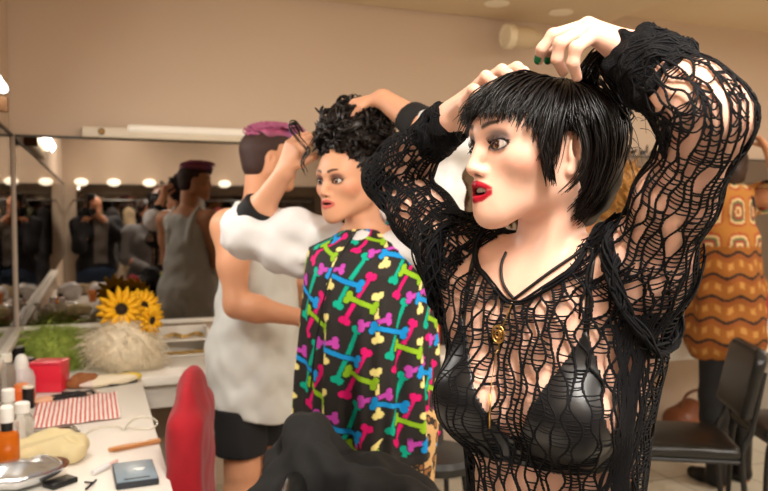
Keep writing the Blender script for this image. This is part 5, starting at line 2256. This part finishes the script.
    o = MB().tube([tp(128, 464) + V(0, 0, .004), tp(153, 462) + V(0, 0, .004)], .003, 8).build('orange_stick', mat('honey wood'))
    tag(o, 'thin wooden cuticle stick behind the blue-grey palette', 'stick')
    tz = MB()
    a, b_, c_ = tp(86, 491) + V(0, 0, .005), tp(92, 486) + V(0, 0, .006), tp(96, 482) + V(0, 0, .005)
    tz.tube([a, b_, c_], .003, 6).tube([tp(85, 484) + V(0, 0, .005), b_ + V(0, 0, .003)], .0028, 6)
    o = tz.build('tweezers', black)
    tag(o, 'small open black tweezers at the bottom edge of the photo', 'tweezers')
    # --- cable
    pts = [tp(u, v) + V(0, 0, .005) for u, v in ((85, 436), (92, 431), (104, 428), (118, 428), (124, 431), (127, 426), (134, 420), (146, 418), (155, 421), (157, 426), (150, 430), (138, 430), (128, 429))]
    o = MB().tube(spline(pts, 90), .0028, 6).build('cable', mat('translucent cable', (222, 216, 200), .4))
    tag(o, 'pale looped cable lying on the white table', 'cable')
    # --- beige cloth
    p = tp(45, 462)
    S = SDF(p - V(.17, .17, .004), p + V(.17, .17, .12), .0045)
    S.ell(p + V(-.01, .01, .02), (.11, .085, .030), rotz(.3), .03)
    S.ell(p + V(.035, .0, .040), (.06, .05, .026), rotz(-.4), .03)
    pts = [p + V(-.12, .02, .03), p + V(-.03, .065, .05), p + V(.06, .06, .052), p + V(.10, .01, .035), p + V(.07, -.05, .02)]
    S.chain(list(spline(pts, 9)), [.018] * 9, .02)
    pts = [p + V(-.1, -.05, .03), p + V(0, -.04, .045), p + V(.05, -.01, .05), p + V(.08, .02, .05)]
    S.chain(list(spline(pts, 7)), [.016] * 7, .02)
    S.rc(p + V(.055, .0, .075), p + V(.095, -.03, .05), .012, .010, .01, 's')
    S.noise(.003, 70, 5)
    S.cut_fn(lambda X, Y, Z: ZT + .002 - Z)
    o = mesh_obj('cloth_pouch', S.mesh(2), mat('beige canvas', (206, 190, 146), .85, vary=.08, vscale=30))
    tag(o, 'crumpled beige cloth pouch in the middle left of the table', 'pouch')
    p = tp(17, 456)
    # --- silver pouch with brown trim
    p = tp(20, 488)
    r = root('cosmetic_pouch', 'shiny silver pouch with brown edging at the bottom left corner', 'pouch', p)
    S = SDF(p - V(.2, .16, .004), p + V(.2, .2, .12), .0045)
    S.ell(p + V(-.02, .0, .038), (.135, .075, .036), rotz(.35), .01)
    S.noise(.0035, 85, 8)
    S.cut_fn(lambda X, Y, Z: ZT + .002 - Z)
    mesh_obj('pouch_body', S.mesh(1), mat('silver foil', (206, 210, 214), .22, metal=.9), r)
    e1, e2 = rotz(.35) @ V(1, 0, 0), rotz(.35) @ V(0, 1, 0)
    pts = [p + e1 * (-.02 * 0 + .138 * math.cos(t)) + V(-.02, 0, 0) + e2 * .078 * math.sin(t) + V(0, 0, .044) for t in np.linspace(-.5, 2.7, 26)]
    MB().tube(pts, .0065, 8).build('trim', mat('brown leather', (110, 68, 44), .45), r)

    # --- wigs and flowers at the back
    def fluff(name, label, c, rad, rgb, n, ln, seed, r_=.0018):
        rg = np.random.default_rng(seed)
        S = SDF(c - V(*rad) - .05, c + V(*rad) + .05, .008)
        S.ell(c, rad, None, .02)
        S.ell(c + V(rad[0] * .35, -rad[1] * .2, -rad[2] * .3), np.array(rad) * .75, None, .04)
        S.noise(.008, 45, seed)
        S.cut_fn(lambda X, Y, Z: ZT + .003 - Z)
        vf = S.mesh(1)
        rr = root(name, label, 'wig', (c[0], c[1], ZT))
        m = mat(label[:18] + ' hair', rgb, .8, vary=.35, vscale=30)
        mesh_obj('hair_mass', vf, m, rr)
        st = []
        vs = vf[0]
        for k in rg.choice(len(vs), n):
            b = vs[k]
            d = nrm(b - c + rg.normal(size=3) * .03)
            g = nrm(d * .5 + V(rg.normal() * .5, rg.normal() * .5 - .2, -.35))
            L_ = ln * rg.uniform(.5, 1.2)
            pts = np.array([b - d * .004, b + d * L_ * .22 + g * L_ * .3, b + d * L_ * .15 + g * L_ * .8, b + g * L_ * 1.1])
            pts[:, 2] = np.maximum(pts[:, 2], ZT + .006)
            st.append(spline(pts, 7))
        mesh_obj('strands', fast_tubes(np.array(st), np.tile(np.linspace(r_, r_ * .4, 7), (n, 1)), 3), m, rr)
        return rr
    fluff('wig', 'fluffy lime-green wig lying in the far corner of the table', tp(55, 366) + V(-.02, -.02, .085), (.11, .10, .095), (168, 186, 84), 900, .10, 3)
    fluff('wig', 'large pale beige fluffy wig beside the green wig', tp(117, 374) + V(.03, .11, .105), (.150, .13, .12), (236, 222, 194), 900, .06, 4)
    c = tp(100, 386)
    S = SDF(c - V(.14, .1, .002), c + V(.2, .12, .08), .0055)
    S.ell(c + V(.0, .0, .018), (.10, .055, .02), rotz(.2), .02)
    S.ell(c + V(.08, .02, .022), (.09, .04, .02), rotz(.3), .02)
    S.noise(.004, 60, 4)
    S.cut_fn(lambda X, Y, Z: ZT + .002 - Z)
    v, q = S.mesh(1)
    cc = np.tile(lin(232, 218, 190), (len(v), 1))
    cc[v[:, 1] > c[1] + .005] = lin(232, 200, 80)
    cc[(v[:, 0] < c[0] - .03)] = lin(226, 206, 196)
    o = mesh_obj('scarf', (v, q), mat('crumpled scarf cloth', vcol=True, rough=.85), cols=cc)
    tag(o, 'crumpled cream and yellow scarf behind the hair bun', 'scarf')

    ym = mat('yellow petals', (246, 186, 20), .6, vary=.15, vscale=60)
    dk = mat('flower centre', (46, 30, 16), .85, bump=.8, bscale=250)
    for i, (u, v, d_, sz, face) in enumerate(((121, 310, 3.44, .112, V(.1, -1, .35)), (143, 307, 3.52, .092, V(.5, -1, .55)), (150, 320, 3.44, .078, V(.8, -.8, -.1)))):
        c = px(u, v, d_)
        f = nrm(face)
        M = np.array(Vector(f).to_track_quat('Z', 'Y').to_matrix())
        r = root('sunflower', 'yellow sunflower head with dark centre on the beige wig, ' + ('leftmost and largest of the three', 'upper right of the three', 'lower right, smallest of the three')[i], 'flower', c, 'sunflowers')
        MB().ell(c + f * .006, (sz * .36, sz * .36, sz * .16), M=M).build('flower_centre', dk, r)
        pm = MB()
        rg = np.random.default_rng(i)
        for ring, (n, ro, tilt) in enumerate(((15, 1.0, .15), (13, .86, .45))):
            for k in range(n):
                t = 2 * math.pi * (k + ring * .5) / n + rg.normal() * .05
                e = V(math.cos(t), math.sin(t), tilt)
                e /= np.linalg.norm(e)
                s2 = V(-math.sin(t), math.cos(t), 0)
                L_ = sz * ro
                pts, fc = [], []
                for a_, w in ((.28, .09), (.5, .15), (.75, .13), (1.0, .02)):
                    for sg in (-1, 1):
                        pts.append(c + M @ (e * L_ * a_ + s2 * sg * w * L_ + V(0, 0, -.01 * a_ * a_)))
                    pts.append(c + M @ (e * L_ * a_ + V(0, 0, .006)))
                for a_ in range(3):
                    q = a_ * 3
                    fc += [(q, q + 2, q + 5, q + 3), (q + 2, q + 1, q + 4, q + 5)]
                pm.add(pts, fc)
        po = mesh_obj('petals', pm.get(), ym, r)
        md = po.modifiers.new('thick', 'SOLIDIFY')
        md.thickness = .002
        MB().tube([c - f * .01, c - f * .05 + V(0, 0, -.05), (c[0], c[1] + .02, ZT + .16)], .005, 8).build('stem', mat('green stem', (86, 110, 44), .6), r)

    # --- white open tray unit with gilded trinkets on the counter
    a, b_ = px(157, 360, 3.72), px(208, 360, 3.80)
    xc, w = (a[0] + b_[0]) / 2, abs(b_[0] - a[0])
    y = 3.84
    r = root('tray_unit', 'white two-tier open tray unit standing on the back counter', 'tray unit', (xc, y, ZT))
    mb = MB()
    mb.box((xc, y + .06, ZT + .072), (w, .012, .142), bev=.003)
    for s in (-1, 1):
        mb.box((xc + s * (w / 2 - .006), y, ZT + .07), (.012, .125, .138), bev=.003)
    mb.build('frame', wf, r)
    for z in (.008, .085):
        MB().box((xc, y, ZT + z), (w - .026, .118, .010), bev=.002).build('shelf', wf, r)
    rg = np.random.default_rng(2)
    gm = mat('gilt bead', (196, 160, 90), .4, metal=.5)
    gm2 = mat('coral bead', (196, 120, 90), .4)
    bead = []
    for k in range(16):
        cpos = (xc - w / 2 + .028 + (w - .056) * k / 15, y - .035 + rg.uniform(-.01, .01), ZT + .0255)
        if k == 0:
            o = MB().ell((0, 0, 0), (.0075, .0085, .0085), seg=10, rings=8).build('bead', gm, loc=(0, 0, 0))
            first = o
        else:
            o = first.copy()
            COL.objects.link(o)
        o.location = (cpos[0], cpos[1], ZT + .0130 + .0085)
        tag(o, 'small gilt bead in the row on the lower tray', 'bead', 'gilt beads on the tray')
    mb = MB()
    pts = spline([(xc - w / 2 + .03, y - .03, ZT + .100), (xc - w * .2, y - .01, ZT + .106), (xc, y - .045, ZT + .100), (xc + w * .25, y - .0, ZT + .104), (xc + w / 2 - .03, y - .035, ZT + .100)], 40)
    mb.tube(pts, .006, 8).tube(pts + V(.008, .022, .004), .005, 8)
    o = mb.build('bead_necklace', gm)
    tag(o, 'gold bead necklace draped on the top tray of the white unit', 'necklace')

    # --- things further along the counter
    p = on(433, 349, ZT)
    p = V(p[0] + .02, 3.70, ZT)
    r = root('box_file', 'tall orange-red box file standing on the counter between the two women', 'box file', p)
    MB().box(p + V(0, 0, .20), (.075, .25, .396), bev=.004).build('case', mat('orange red card', (196, 66, 34), .5), r)
    MB().box(p + V(0, -.1265, .24), (.045, .003, .10)).build('spine_label', mat('spine paper', (214, 120, 70), .6), r)
    p = V(p[0] + .14, 3.72, ZT)
    r = root('black_case', 'black upright case beside the orange-red box file', 'case', p)
    MB().box(p + V(0, 0, .13), (.16, .22, .256), bev=.015).build('case_body', black, r)
    MB().tube([p + V(-.04, 0, .256), p + V(-.04, 0, .285), p + V(.04, 0, .285), p + V(.04, 0, .256)], .008, 8).build('handle', black, r)
    for nm, lab, u, sz, m in (('white_box', 'white cardboard box on the right end of the counter', 752, (.13, .12, .13), whitep), ('red_carton', 'red carton beside the white box at the right edge', 767, (.12, .14, .17), mat('red card', (196, 30, 44), .4))):
        p = on(u, 318, ZT)
        p = V(p[0], 3.78, ZT)
        r = root(nm, lab, 'box', p)
        MB().box(p + V(0, 0, sz[2] / 2 + .001), sz, bev=.004).build('carton', m, r)
        MB().box(p + V(0, -.0, sz[2] + .004), (sz[0] + .006, sz[1] + .006, .012), bev=.003).build('lid', m, r)
    p = on(757, 316, ZT)
    p = V(p[0], 3.52, ZT)
    S = SDF(p - V(.2, .14, .004), p + V(.22, .14, .2), .007)
    S.ell(p + V(0, 0, .05), (.13, .075, .055), None, .03)
    S.noise(.005, 45, 3)
    S.cut_fn(lambda X, Y, Z: ZT + .003 - Z)
    r = root('black_bag', 'soft black bag lying on the counter in front of the white box', 'bag', p)
    mesh_obj('bag_body', S.mesh(1), mat('black nylon', (22, 22, 24), .6), r)
    MB().tube(spline([p + V(-.06, 0, .10), p + V(-.04, 0, .135), p + V(.04, 0, .135), p + V(.06, 0, .10)], 14), .007, 8).build('handle', black, r)
    # --- clutter on the table seen in the mirror
    p = V(-.12, 1.15, ZT)
    for i, (x, y, rgb, s) in enumerate(((-.20, 1.30, (226, 224, 226), (.10, .09, .075)), (.03, 1.22, (228, 226, 224), (.09, .08, .07)), (-.08, 1.0, (190, 168, 136), (.13, .09, .06)))):
        c = V(x, y, ZT)
        S = SDF(c - V(.18, .18, .004), c + V(.18, .18, .2), .008)
        S.ell(c + V(0, 0, s[2] * .8), s, None, .03)
        S.noise(.010, 50, i + 20)
        S.cut_fn(lambda X, Y, Z: ZT + .003 - Z)
        o = mesh_obj('plastic_bag' if i < 2 else 'towel', S.mesh(1), mat('crinkled white plastic', (228, 226, 226), .4) if i < 2 else mat('beige towel', rgb, .9))
        tag(o, ('crumpled white plastic bag nearer the wall, reflected in the mirror', 'crumpled white plastic bag nearer the table edge, reflected in the mirror', 'folded beige towel at the near end of the table, seen in reflection')[i], 'bag' if i < 2 else 'towel')
    bottle('paper_cup', 'orange paper cup on the table between the bags and the cloth', 'cup', V(-.02, 1.55, ZT), [('cup_body', [(.026, .001), (.036, .09), (.038, .092)], mat('orange paper', (224, 132, 60), .6))])


def make_chair():
    bk = mat('black vinyl', (20, 20, 19), .32, spec=.5)
    st = mat('black tube', (14, 14, 14), .4)
    r = root('chair', 'x', 'chair', (0, 0, 0))
    # faces +Y
    S = SDF(V(-.26, -.26, .40), V(.26, .26, .52), .007)
    S.box(V(0, 0, .452), (.205, .205, .030), None, .029, .01)
    S.ell(V(0, 0, .462), (.20, .20, .034), None, .02)
    mesh_obj('seat', S.mesh(2), bk, r)
    B_ = SDF(V(-.26, -.36, .55), V(.26, -.12, .96), .007)
    M = np.array(Matrix.Rotation(math.radians(12), 3, 'X'))
    B_.box(V(0, -.245, .745), (.20, .024, .155), M, .022, .01)
    B_.cut_fn(lambda X, Y, Z: np.hypot(np.maximum(np.abs(X) - .10, 0), np.maximum(Z - .80, 0)) - .105)
    mesh_obj('backrest', B_.mesh(2), bk, r)
    for x in (-1, 1):
        MB().tube(spline([(x * .185, .17, .425), (x * .19, .19, .36), (x * .20, .205, .012)], 12), .0125, 10).build('leg', st, r)
        MB().tube(spline([(x * .17, -.285, .80), (x * .185, -.235, .55), (x * .19, -.20, .425), (x * .20, -.24, .012)], 16), .0125, 10).build('leg', st, r)
    MB().tube([(-.19, .17, .418), (.19, .17, .418)], .011, 8).tube([(-.19, -.19, .418), (.19, -.19, .418)], .011, 8).tube([(-.186, -.19, .418), (-.186, .17, .418)], .011, 8).tube([(.186, -.19, .418), (.186, .17, .418)], .011, 8).build('seat_frame', st, r)
    return r


def dup(r):
    c = r.copy()
    COL.objects.link(c)
    for ch in list(r.children):
        d = ch.copy()
        COL.objects.link(d)
        d.parent = c
    return c


def build_chairs():
    c0 = make_chair()
    spots = [((2.44, 2.60, 0), math.radians(60), 'black vinyl chair with a padded seat in front of the woman in orange'),
             ((3.08, 2.58, 0), math.radians(66), 'black vinyl chair cut off by the right edge of the photo')]
    j = px(300, 470, 1.54)
    fw = V(-math.sin(math.radians(249)), math.cos(math.radians(249)), 0)
    j = j + fw * .26
    spots.append(((j[0], j[1], 0), math.radians(249), 'black padded chair in the foreground, mostly hidden under a black jacket'))
    for i, (p, rz, lab) in enumerate(spots):
        c = c0 if i == 0 else dup(c0)
        c.location = p
        c.rotation_euler = (0, 0, rz)
        c['label'] = lab
        c['group'] = 'black vinyl chairs'
        if i == 2:
            c.scale = (1, 1, 1.04)
    # jacket over the near chair
    t = spots[2][1]
    Rz = rotz(t)
    o = np.array(spots[2][0])
    P = lambda x, y, z: o + Rz @ V(-x, -.54 - y, z + .022)
    S = SDF(o + V(-.75, -.5, .50), o + V(.45, .65, 1.2), .007)
    S.chain([P(.06, -.275, .915), P(.10, -.285, .94), P(.16, -.285, .935), P(.21, -.275, .89)], [.040, .055, .06, .052], .03)
    for x in (.07, .13, .19):
        S.rc(P(x, -.325, .88), P(x * 1.1, -.345, .56), .042, .035, .05)
        S.rc(P(x, -.235, .88), P(x * 1.05, -.165, .56), .036, .034, .04)
    S.chain([P(.05, -.25, .89), P(.02, -.21, .84), P(-.02, -.17, .76), P(-.03, -.14, .58)], [.036, .034, .034, .032], .04)
    S.chain([P(.07, -.32, .90), P(.0, -.40, .865), P(-.02, -.49, .85), P(-.02, -.57, .79), P(.0, -.60, .60)], [.045, .052, .055, .055, .05], .05)
    S.chain([P(.14, -.32, .88), P(.10, -.42, .85), P(.08, -.50, .80), P(.08, -.52, .58)], [.045, .055, .06, .055], .05)
    S.noise(.010, 34, 9)
    S.noise(.004, 85, 10)
    o_ = mesh_obj('jacket', S.mesh(2), mat('black jacket cloth', (15, 14, 14), .85, vary=.1, vscale=20))
    tag(o_, 'black jacket slung over the back of the foreground chair', 'jacket')
    # red velvet chair at the table
    rm = mat('red velvet', (158, 14, 30), .85, sheen=.08, vary=.25, vscale=16)
    p = px(188, 440, 2.2)
    r = root('velvet_chair', 'red velvet chair with an arched back at the makeup table', 'chair', (p[0] + .2, p[1], 0))
    c = V(p[0] + .012, p[1], 0)
    M = rotz(math.radians(-14))
    S = SDF(c + V(-.2, -.34, .36), c + V(.2, .34, 1.12), .007)
    K = np.stack([M @ V(1, 0, 0), M @ V(0, 1, 0), V(0, 0, 1)], 1)
    S.box(c + V(.0, 0, .66), (.048, .205, .26), K, .04, .02)
    S.ell(c + V(0, 0, .84), (.050, .205, .175), K, .03)
    S.noise(.0025, 45, 6)
    mesh_obj('backrest', S.mesh(2), rm, r)
    sc = c + M @ V(.20, .03, 0)
    S = SDF(sc + V(-.32, -.32, .36), sc + V(.32, .32, .52), .008)
    S.box(sc + V(0, 0, .445), (.19, .20, .045), K, .035, .01)
    mesh_obj('seat', S.mesh(2), rm, r)
    lm = mat('dark wood', (54, 32, 22), .4)
    for x in (-.17, .15):
        for y in (-.16, .16):
            a = sc + M @ V(x, y, 0)
            MB().tube([a + V(0, 0, .41), a + V(0, 0, .006)], np.array([.02, .014]), 10).build('leg', lm, r)
    # round stool behind the women
    p = on(436, 452, .46)
    r = root('stool', 'low round black stool between the two women in front of the counter', 'stool', (p[0], p[1], 0))
    MB().lathe((p[0], p[1], .40), [(.15, 0), (.175, .008), (.18, .04), (.165, .062), (.05, .068)], 36).build('seat', mat('black vinyl'), r)
    for k in range(4):
        t = math.pi / 4 + k * math.pi / 2
        MB().tube([(p[0] + .12 * math.cos(t), p[1] + .12 * math.sin(t), .40), (p[0] + .17 * math.cos(t), p[1] + .17 * math.sin(t), .008)], .012, 8).build('leg', mat('black tube'), r)
    # brown handbag on the floor by the wall
    p = on(655, 424, 0)
    p = V(p[0] - .06, 3.70, 0)
    r = root('handbag', 'slouchy brown leather bag on the floor under the counter', 'bag', p)
    S = SDF(p + V(-.25, -.2, 0), p + V(.25, .2, .42), .008)
    S.ell(p + V(0, 0, .13), (.18, .12, .135), None, .03)
    S.box(p + V(0, 0, .10), (.16, .10, .098), None, .05, .05)
    S.noise(.008, 34, 2)
    S.cut_fn(lambda X, Y, Z: .003 - Z)
    mesh_obj('bag_body', S.mesh(2), mat('brown bag leather', (122, 68, 38), .45, vary=.2, vscale=14), r)
    MB().tube(spline([p + V(-.11, -.02, .22), p + V(-.07, -.04, .32), p + V(.05, -.03, .33), p + V(.11, 0, .22)], 18), .010, 8).build('handle', mat('brown leather'), r)
# ------------------------------------------------------------------ the room
XL, XR, YB, YF, ZC = -.36, 5.4, 4.0, -2.6, 2.74
MB0, MT = .915, 1.83                                   # mirror bottom and top


def struct(name, mb, m, deg=35, kind='structure', label=None):
    o = mb.build(name, m, None, smooth=True, deg=deg)
    o['kind'] = kind
    if label:
        o['label'] = label
    return o


def build_room():
    wall = mat('wall paint', (210, 189, 168), .7, vary=.04, vscale=1.2, bump=.04, bscale=90)
    white = mat('white paint', (232, 226, 214), .5, vary=.03, vscale=4)
    ceil = mat('ceiling paint', (222, 202, 168), .8, vary=.03, vscale=1.5)
    t = .12
    xm, ym = (XL + XR) / 2, (YB + YF) / 2
    struct('wall_back', MB().box((xm, YB + t / 2 + .012, ZC / 2), (XR - XL + 2 * t, t, ZC)), wall)
    struct('wall_left', MB().box((XL - t / 2 - .012, ym, ZC / 2), (t, YB - YF, ZC)), wall)
    struct('wall_right', MB().box((XR + t / 2, ym, ZC / 2), (t, YB - YF, ZC)), wall)
    struct('wall_front', MB().box((xm, YF - t / 2 - .012, ZC / 2), (XR - XL + 2 * t, t, ZC)), wall)
    struct('ceiling', MB().box((xm, ym, ZC + t / 2), (XR - XL + 2 * t, YB - YF + 2 * t, t)), ceil)
    # tiled floor
    fm = bpy.data.materials.new('floor tiles')
    fm.use_nodes = True
    nt = fm.node_tree
    b = nt.nodes['Principled BSDF']
    tc = nt.nodes.new('ShaderNodeTexCoord')
    br = nt.nodes.new('ShaderNodeTexBrick')
    br.offset = 0
    br.inputs['Scale'].default_value = 1
    br.inputs['Brick Width'].default_value = .42
    br.inputs['Row Height'].default_value = .42
    br.inputs['Mortar Size'].default_value = .004
    br.inputs['Color1'].default_value = (*lin(206, 196, 176), 1)
    br.inputs['Color2'].default_value = (*lin(198, 188, 168), 1)
    br.inputs['Mortar'].default_value = (*lin(120, 112, 98), 1)
    nt.links.new(tc.outputs['Object'], br.inputs['Vector'])
    nt.links.new(br.outputs['Color'], b.inputs['Base Color'])
    b.inputs['Roughness'].default_value = .3
    struct('floor', MB().box((xm, ym, -t / 2), (XR - XL + 2 * t, YB - YF + 2 * t, t)), fm)
    # dropped soffit along the back wall with recessed spots
    struct('trim_1', MB().box(((XL + 2.96) / 2, 3.2, (2.63 + ZC) / 2 - .0005), (2.96 - XL - .002, 1.6, ZC - 2.63 - .002), bev=.004), ceil)
    struct('trim_2', MB().box(((XL + XR) / 2, YB - .006, MB0 - .012), (XR - XL - .01, .03, .022), bev=.003), white)
    struct('trim_3', MB().box((XL + .012, (.2 + YB) / 2, MB0 - .010), (.045, YB - .2 - .04, .026), bev=.004), white)
    mir = mat('mirror silver', (146, 140, 134), .015, metal=1.0)
    edge = mat('mirror edge', (74, 72, 66), .4)

    def mirror(name, label, c, size):
        r = root(name, label, 'mirror', (c[0], c[1], c[2] - size[2] / 2))
        MB().box(c, size).build('glass', mir, r, smooth=False)
        e = MB()
        if size[0] > size[1]:
            e.box((c[0], c[1], c[2] + size[2] / 2 + .006), (size[0], .022, .012), bev=.002)
        else:
            e.box((c[0], c[1], c[2] + size[2] / 2 + .006), (.022, size[1], .012), bev=.002)
        e.build('top_rail', edge, r)
        return r
    zc, hh = (MB0 + MT) / 2, MT - MB0
    mirror('wall_mirror', 'long dressing room mirror on the back wall above the white counter', ((XL + 4.9) / 2 + .006, YB + .004, zc), (4.9 - XL - .012, .008, hh))
    mirror('wall_mirror', 'mirror on the left wall beside the makeup table', (XL - .004, (YF + YB) / 2 - .006, zc), (.008, YB - YF - .03, hh))
    mirror('wall_mirror', 'long mirror on the wall behind the camera, seen only in reflection', ((XL + 4.9) / 2, YF - .004, zc), (4.6 - XL, .008, hh))

    # ---- fittings
    r = root('fluorescent_lamp', 'white wall lamp housing above the back mirror, left of the pink-haired man', 'lamp', (.36, YB - .02, 1.85), 'lamp housings above the mirror')
    MB().box((.36, YB - .035, 1.862), (.82, .07, .052), bev=.008).build('housing', mat('lamp housing', (226, 214, 192), .4), r)
    MB().box((.46, YB - .050, 1.885), (.60, .062, .040), bev=.018, seg=4).build('diffuser', mat('lamp diffuser', (240, 234, 222), .35, emit=(255, 240, 214), estr=.12), r)
    hb = MB().lathe((.04, YB - .073, 1.864), [(.016, 0), (.016, .004), (.011, .005), (.010, .002)], 20, M=np.array(Matrix.Rotation(math.pi / 2, 3, 'X')))
    hb.build('socket_hole', mat('brass', (120, 90, 50), .4, metal=.8), r)
    # left wall tube lamp
    r = root('fluorescent_lamp', 'lit tube lamp high on the left wall at the photo edge', 'lamp', (XL + .0, 2.75, 1.85))
    MB().box((XL + .009, 2.55, 1.90), (.042, 1.3, .08), bev=.008).build('housing', mat('lamp housing'), r)
    MB().tube([(XL + .048, 1.95, 1.935), (XL + .048, 3.17, 1.935)], .017, 12).build('tube', mat('tube light', (255, 250, 240), .4, emit=(255, 244, 226), estr=7), r)
    MB().box((XL + .024, 3.20, 1.88), (.072, .04, .055), bev=.004).build('bracket', mat('brown bracket', (120, 84, 52), .6), r)
    # white spot head under the soffit
    c = px(516, 37, 4.33)
    r = root('spotlight', 'small white cylindrical spotlight under the ceiling soffit', 'spotlight', c)
    ax = wp(nrm(V(-.93, -.36, -.03)))
    M = np.array(Vector(ax).to_track_quat('Z', 'Y').to_matrix())
    MB().lathe(c, [(.058, -.10), (.062, -.095), (.062, .02), (.058, .024)], 28, M=M).build('body', mat('spot body', (214, 194, 160), .45), r)
    MB().lathe(c + ax * .026, [(.066, 0), (.070, .004), (.070, .045), (.064, .05), (.052, .048), (.05, .04)], 28, M=M).build('head_ring', mat('spot ring', (240, 226, 196), .4), r)
    MB().lathe(c - ax * .102, [(.02, -.05), (.045, -.045), (.048, 0)], 24, M=M).build('rear_cap', mat('spot body'), r)
    MB().tube([c - ax * .03, c + V(.05, .10, .05), (c[0] + .06, YB, c[2] + .06)], .014, 10).build('arm', mat('spot arm', (176, 150, 110), .5), r)
    # recessed spots in the soffit underside
    for u, v_ in ((497, 3), (561, 12)):
        p = on(u, v_, 2.63)
        o = MB().lathe((p[0], p[1], 2.6275), [(.055, -.004), (.07, -.003), (.07, .002)], 28).build('downlight', mat('downlight disc', (250, 240, 216), .4))
        tag(o, 'round recessed ceiling light in the soffit, ' + ('left of the pair' if u < 520 else 'right of the pair'), 'downlight', 'recessed soffit lights')
    # row of small dark hooks on the mirror's top rail
    for i, u in enumerate((634, 645, 655, 662)):
        p = CAM + ray(u, 153) * ((YB - .03) / ray(u, 153)[1])
        mb = MB().box((p[0], YB - .012, MT + .03), (.016, .03, .026), bev=.003)
        mb.tube([(p[0], YB - .02, MT + .035), (p[0], YB - .045, MT + .03), (p[0], YB - .05, MT + (.075 if i == 1 else .05))], .007, 8)
        tag(mb.build('coat_hook', mat('dark hook', (40, 30, 26), .5)), ('tall' if i == 1 else 'short') + ' black hook above the mirror behind the curly hair, ' + ('leftmost', 'second from left', 'third from left', 'rightmost')[i], 'hook', 'hooks above the mirror')


def area(name, loc, size, power, color, target=None, spread=None):
    d = bpy.data.lights.new(name, 'AREA')
    d.shape = 'RECTANGLE'
    d.size, d.size_y = size
    d.energy = power
    d.color = color
    if spread:
        d.spread = spread
    o = bpy.data.objects.new(name, d)
    o.location = tuple(loc)
    if target is not None:
        o.rotation_euler = (Vector(tuple(target)) - Vector(tuple(loc))).to_track_quat('-Z', 'Y').to_euler()
    COL.objects.link(o)
    return o


def build_lights():
    warm = (1.0, .955, .89)
    neut = (1.0, .97, .92)
    em = mat('ceiling lamp diffuser', (250, 244, 230), .4, emit=(255, 236, 206), estr=5.0)
    fr = mat('lamp housing')
    k = 0
    for x, y in ((.35, -.2), (.35, -1.7), (2.1, -.2), (2.1, -1.7), (3.9, -.4), (3.9, 1.9)):
        r = root('ceiling_lamp', 'rectangular white ceiling lamp ' + ('added above the camera as key light', 'at the rear left of the room', 'in the middle of the ceiling', 'at the rear middle of the room', 'at the right of the room', 'over the chairs at right')[k], 'lamp', (x, y, ZC), 'ceiling lamps')
        MB().box((x, y, ZC - .03), (.34, 1.24, .058), bev=.008).build('housing', fr, r)
        MB().box((x, y, ZC - .0645), (.28, 1.16, .012), bev=.003).build('diffuser', em, r)
        area('ceiling lamp light', (x, y, ZC - .08), (.28, 1.16), (62, 18, 36, 16, 28, 26)[k], warm, (x, y, 0))  # first lamp is an added soft key standing in for a bounced flash
        k += 1
    # lamp strip above the left mirror
    area('wall tube light', (XL + .09, 2.5, 1.935), (1.2, .05), 9, neut, (1.2, 2.5, 1.1))
    w = bpy.data.worlds.new('room air')
    w.use_nodes = True
    w.node_tree.nodes['Background'].inputs['Color'].default_value = (.5, .45, .4, 1)
    w.node_tree.nodes['Background'].inputs['Strength'].default_value = .05
    SC.world = w


def build_camera():
    cd = bpy.data.cameras.new('camera')
    cd.lens = 35
    cd.sensor_width = 36
    cd.sensor_fit = 'HORIZONTAL'
    cd.clip_start = .05
    cd.dof.use_dof = True
    cd.dof.focus_distance = .99
    cd.dof.aperture_fstop = 7.0
    co = bpy.data.objects.new('camera', cd)
    co.matrix_world = Matrix(((RT[0], UP[0], -FW[0], CAM[0]), (RT[1], UP[1], -FW[1], CAM[1]), (RT[2], UP[2], -FW[2], CAM[2]), (0, 0, 0, 1)))
    COL.objects.link(co)
    SC.camera = co
    SC.view_settings.view_transform = 'Standard'
    SC.view_settings.look = 'None'
    SC.view_settings.gamma = 1
    SC.view_settings.use_curve_mapping = False
    SC.view_settings.exposure = 0.32
import os, time
PARTS = None


def run():
    t0 = time.time()
    for fn in (build_room, build_w1, build_w2, build_man, build_right, build_reflected, build_table, build_chairs, build_lights, build_camera):
        fn()
        print('built', fn.__name__, round(time.time() - t0, 1))


run()
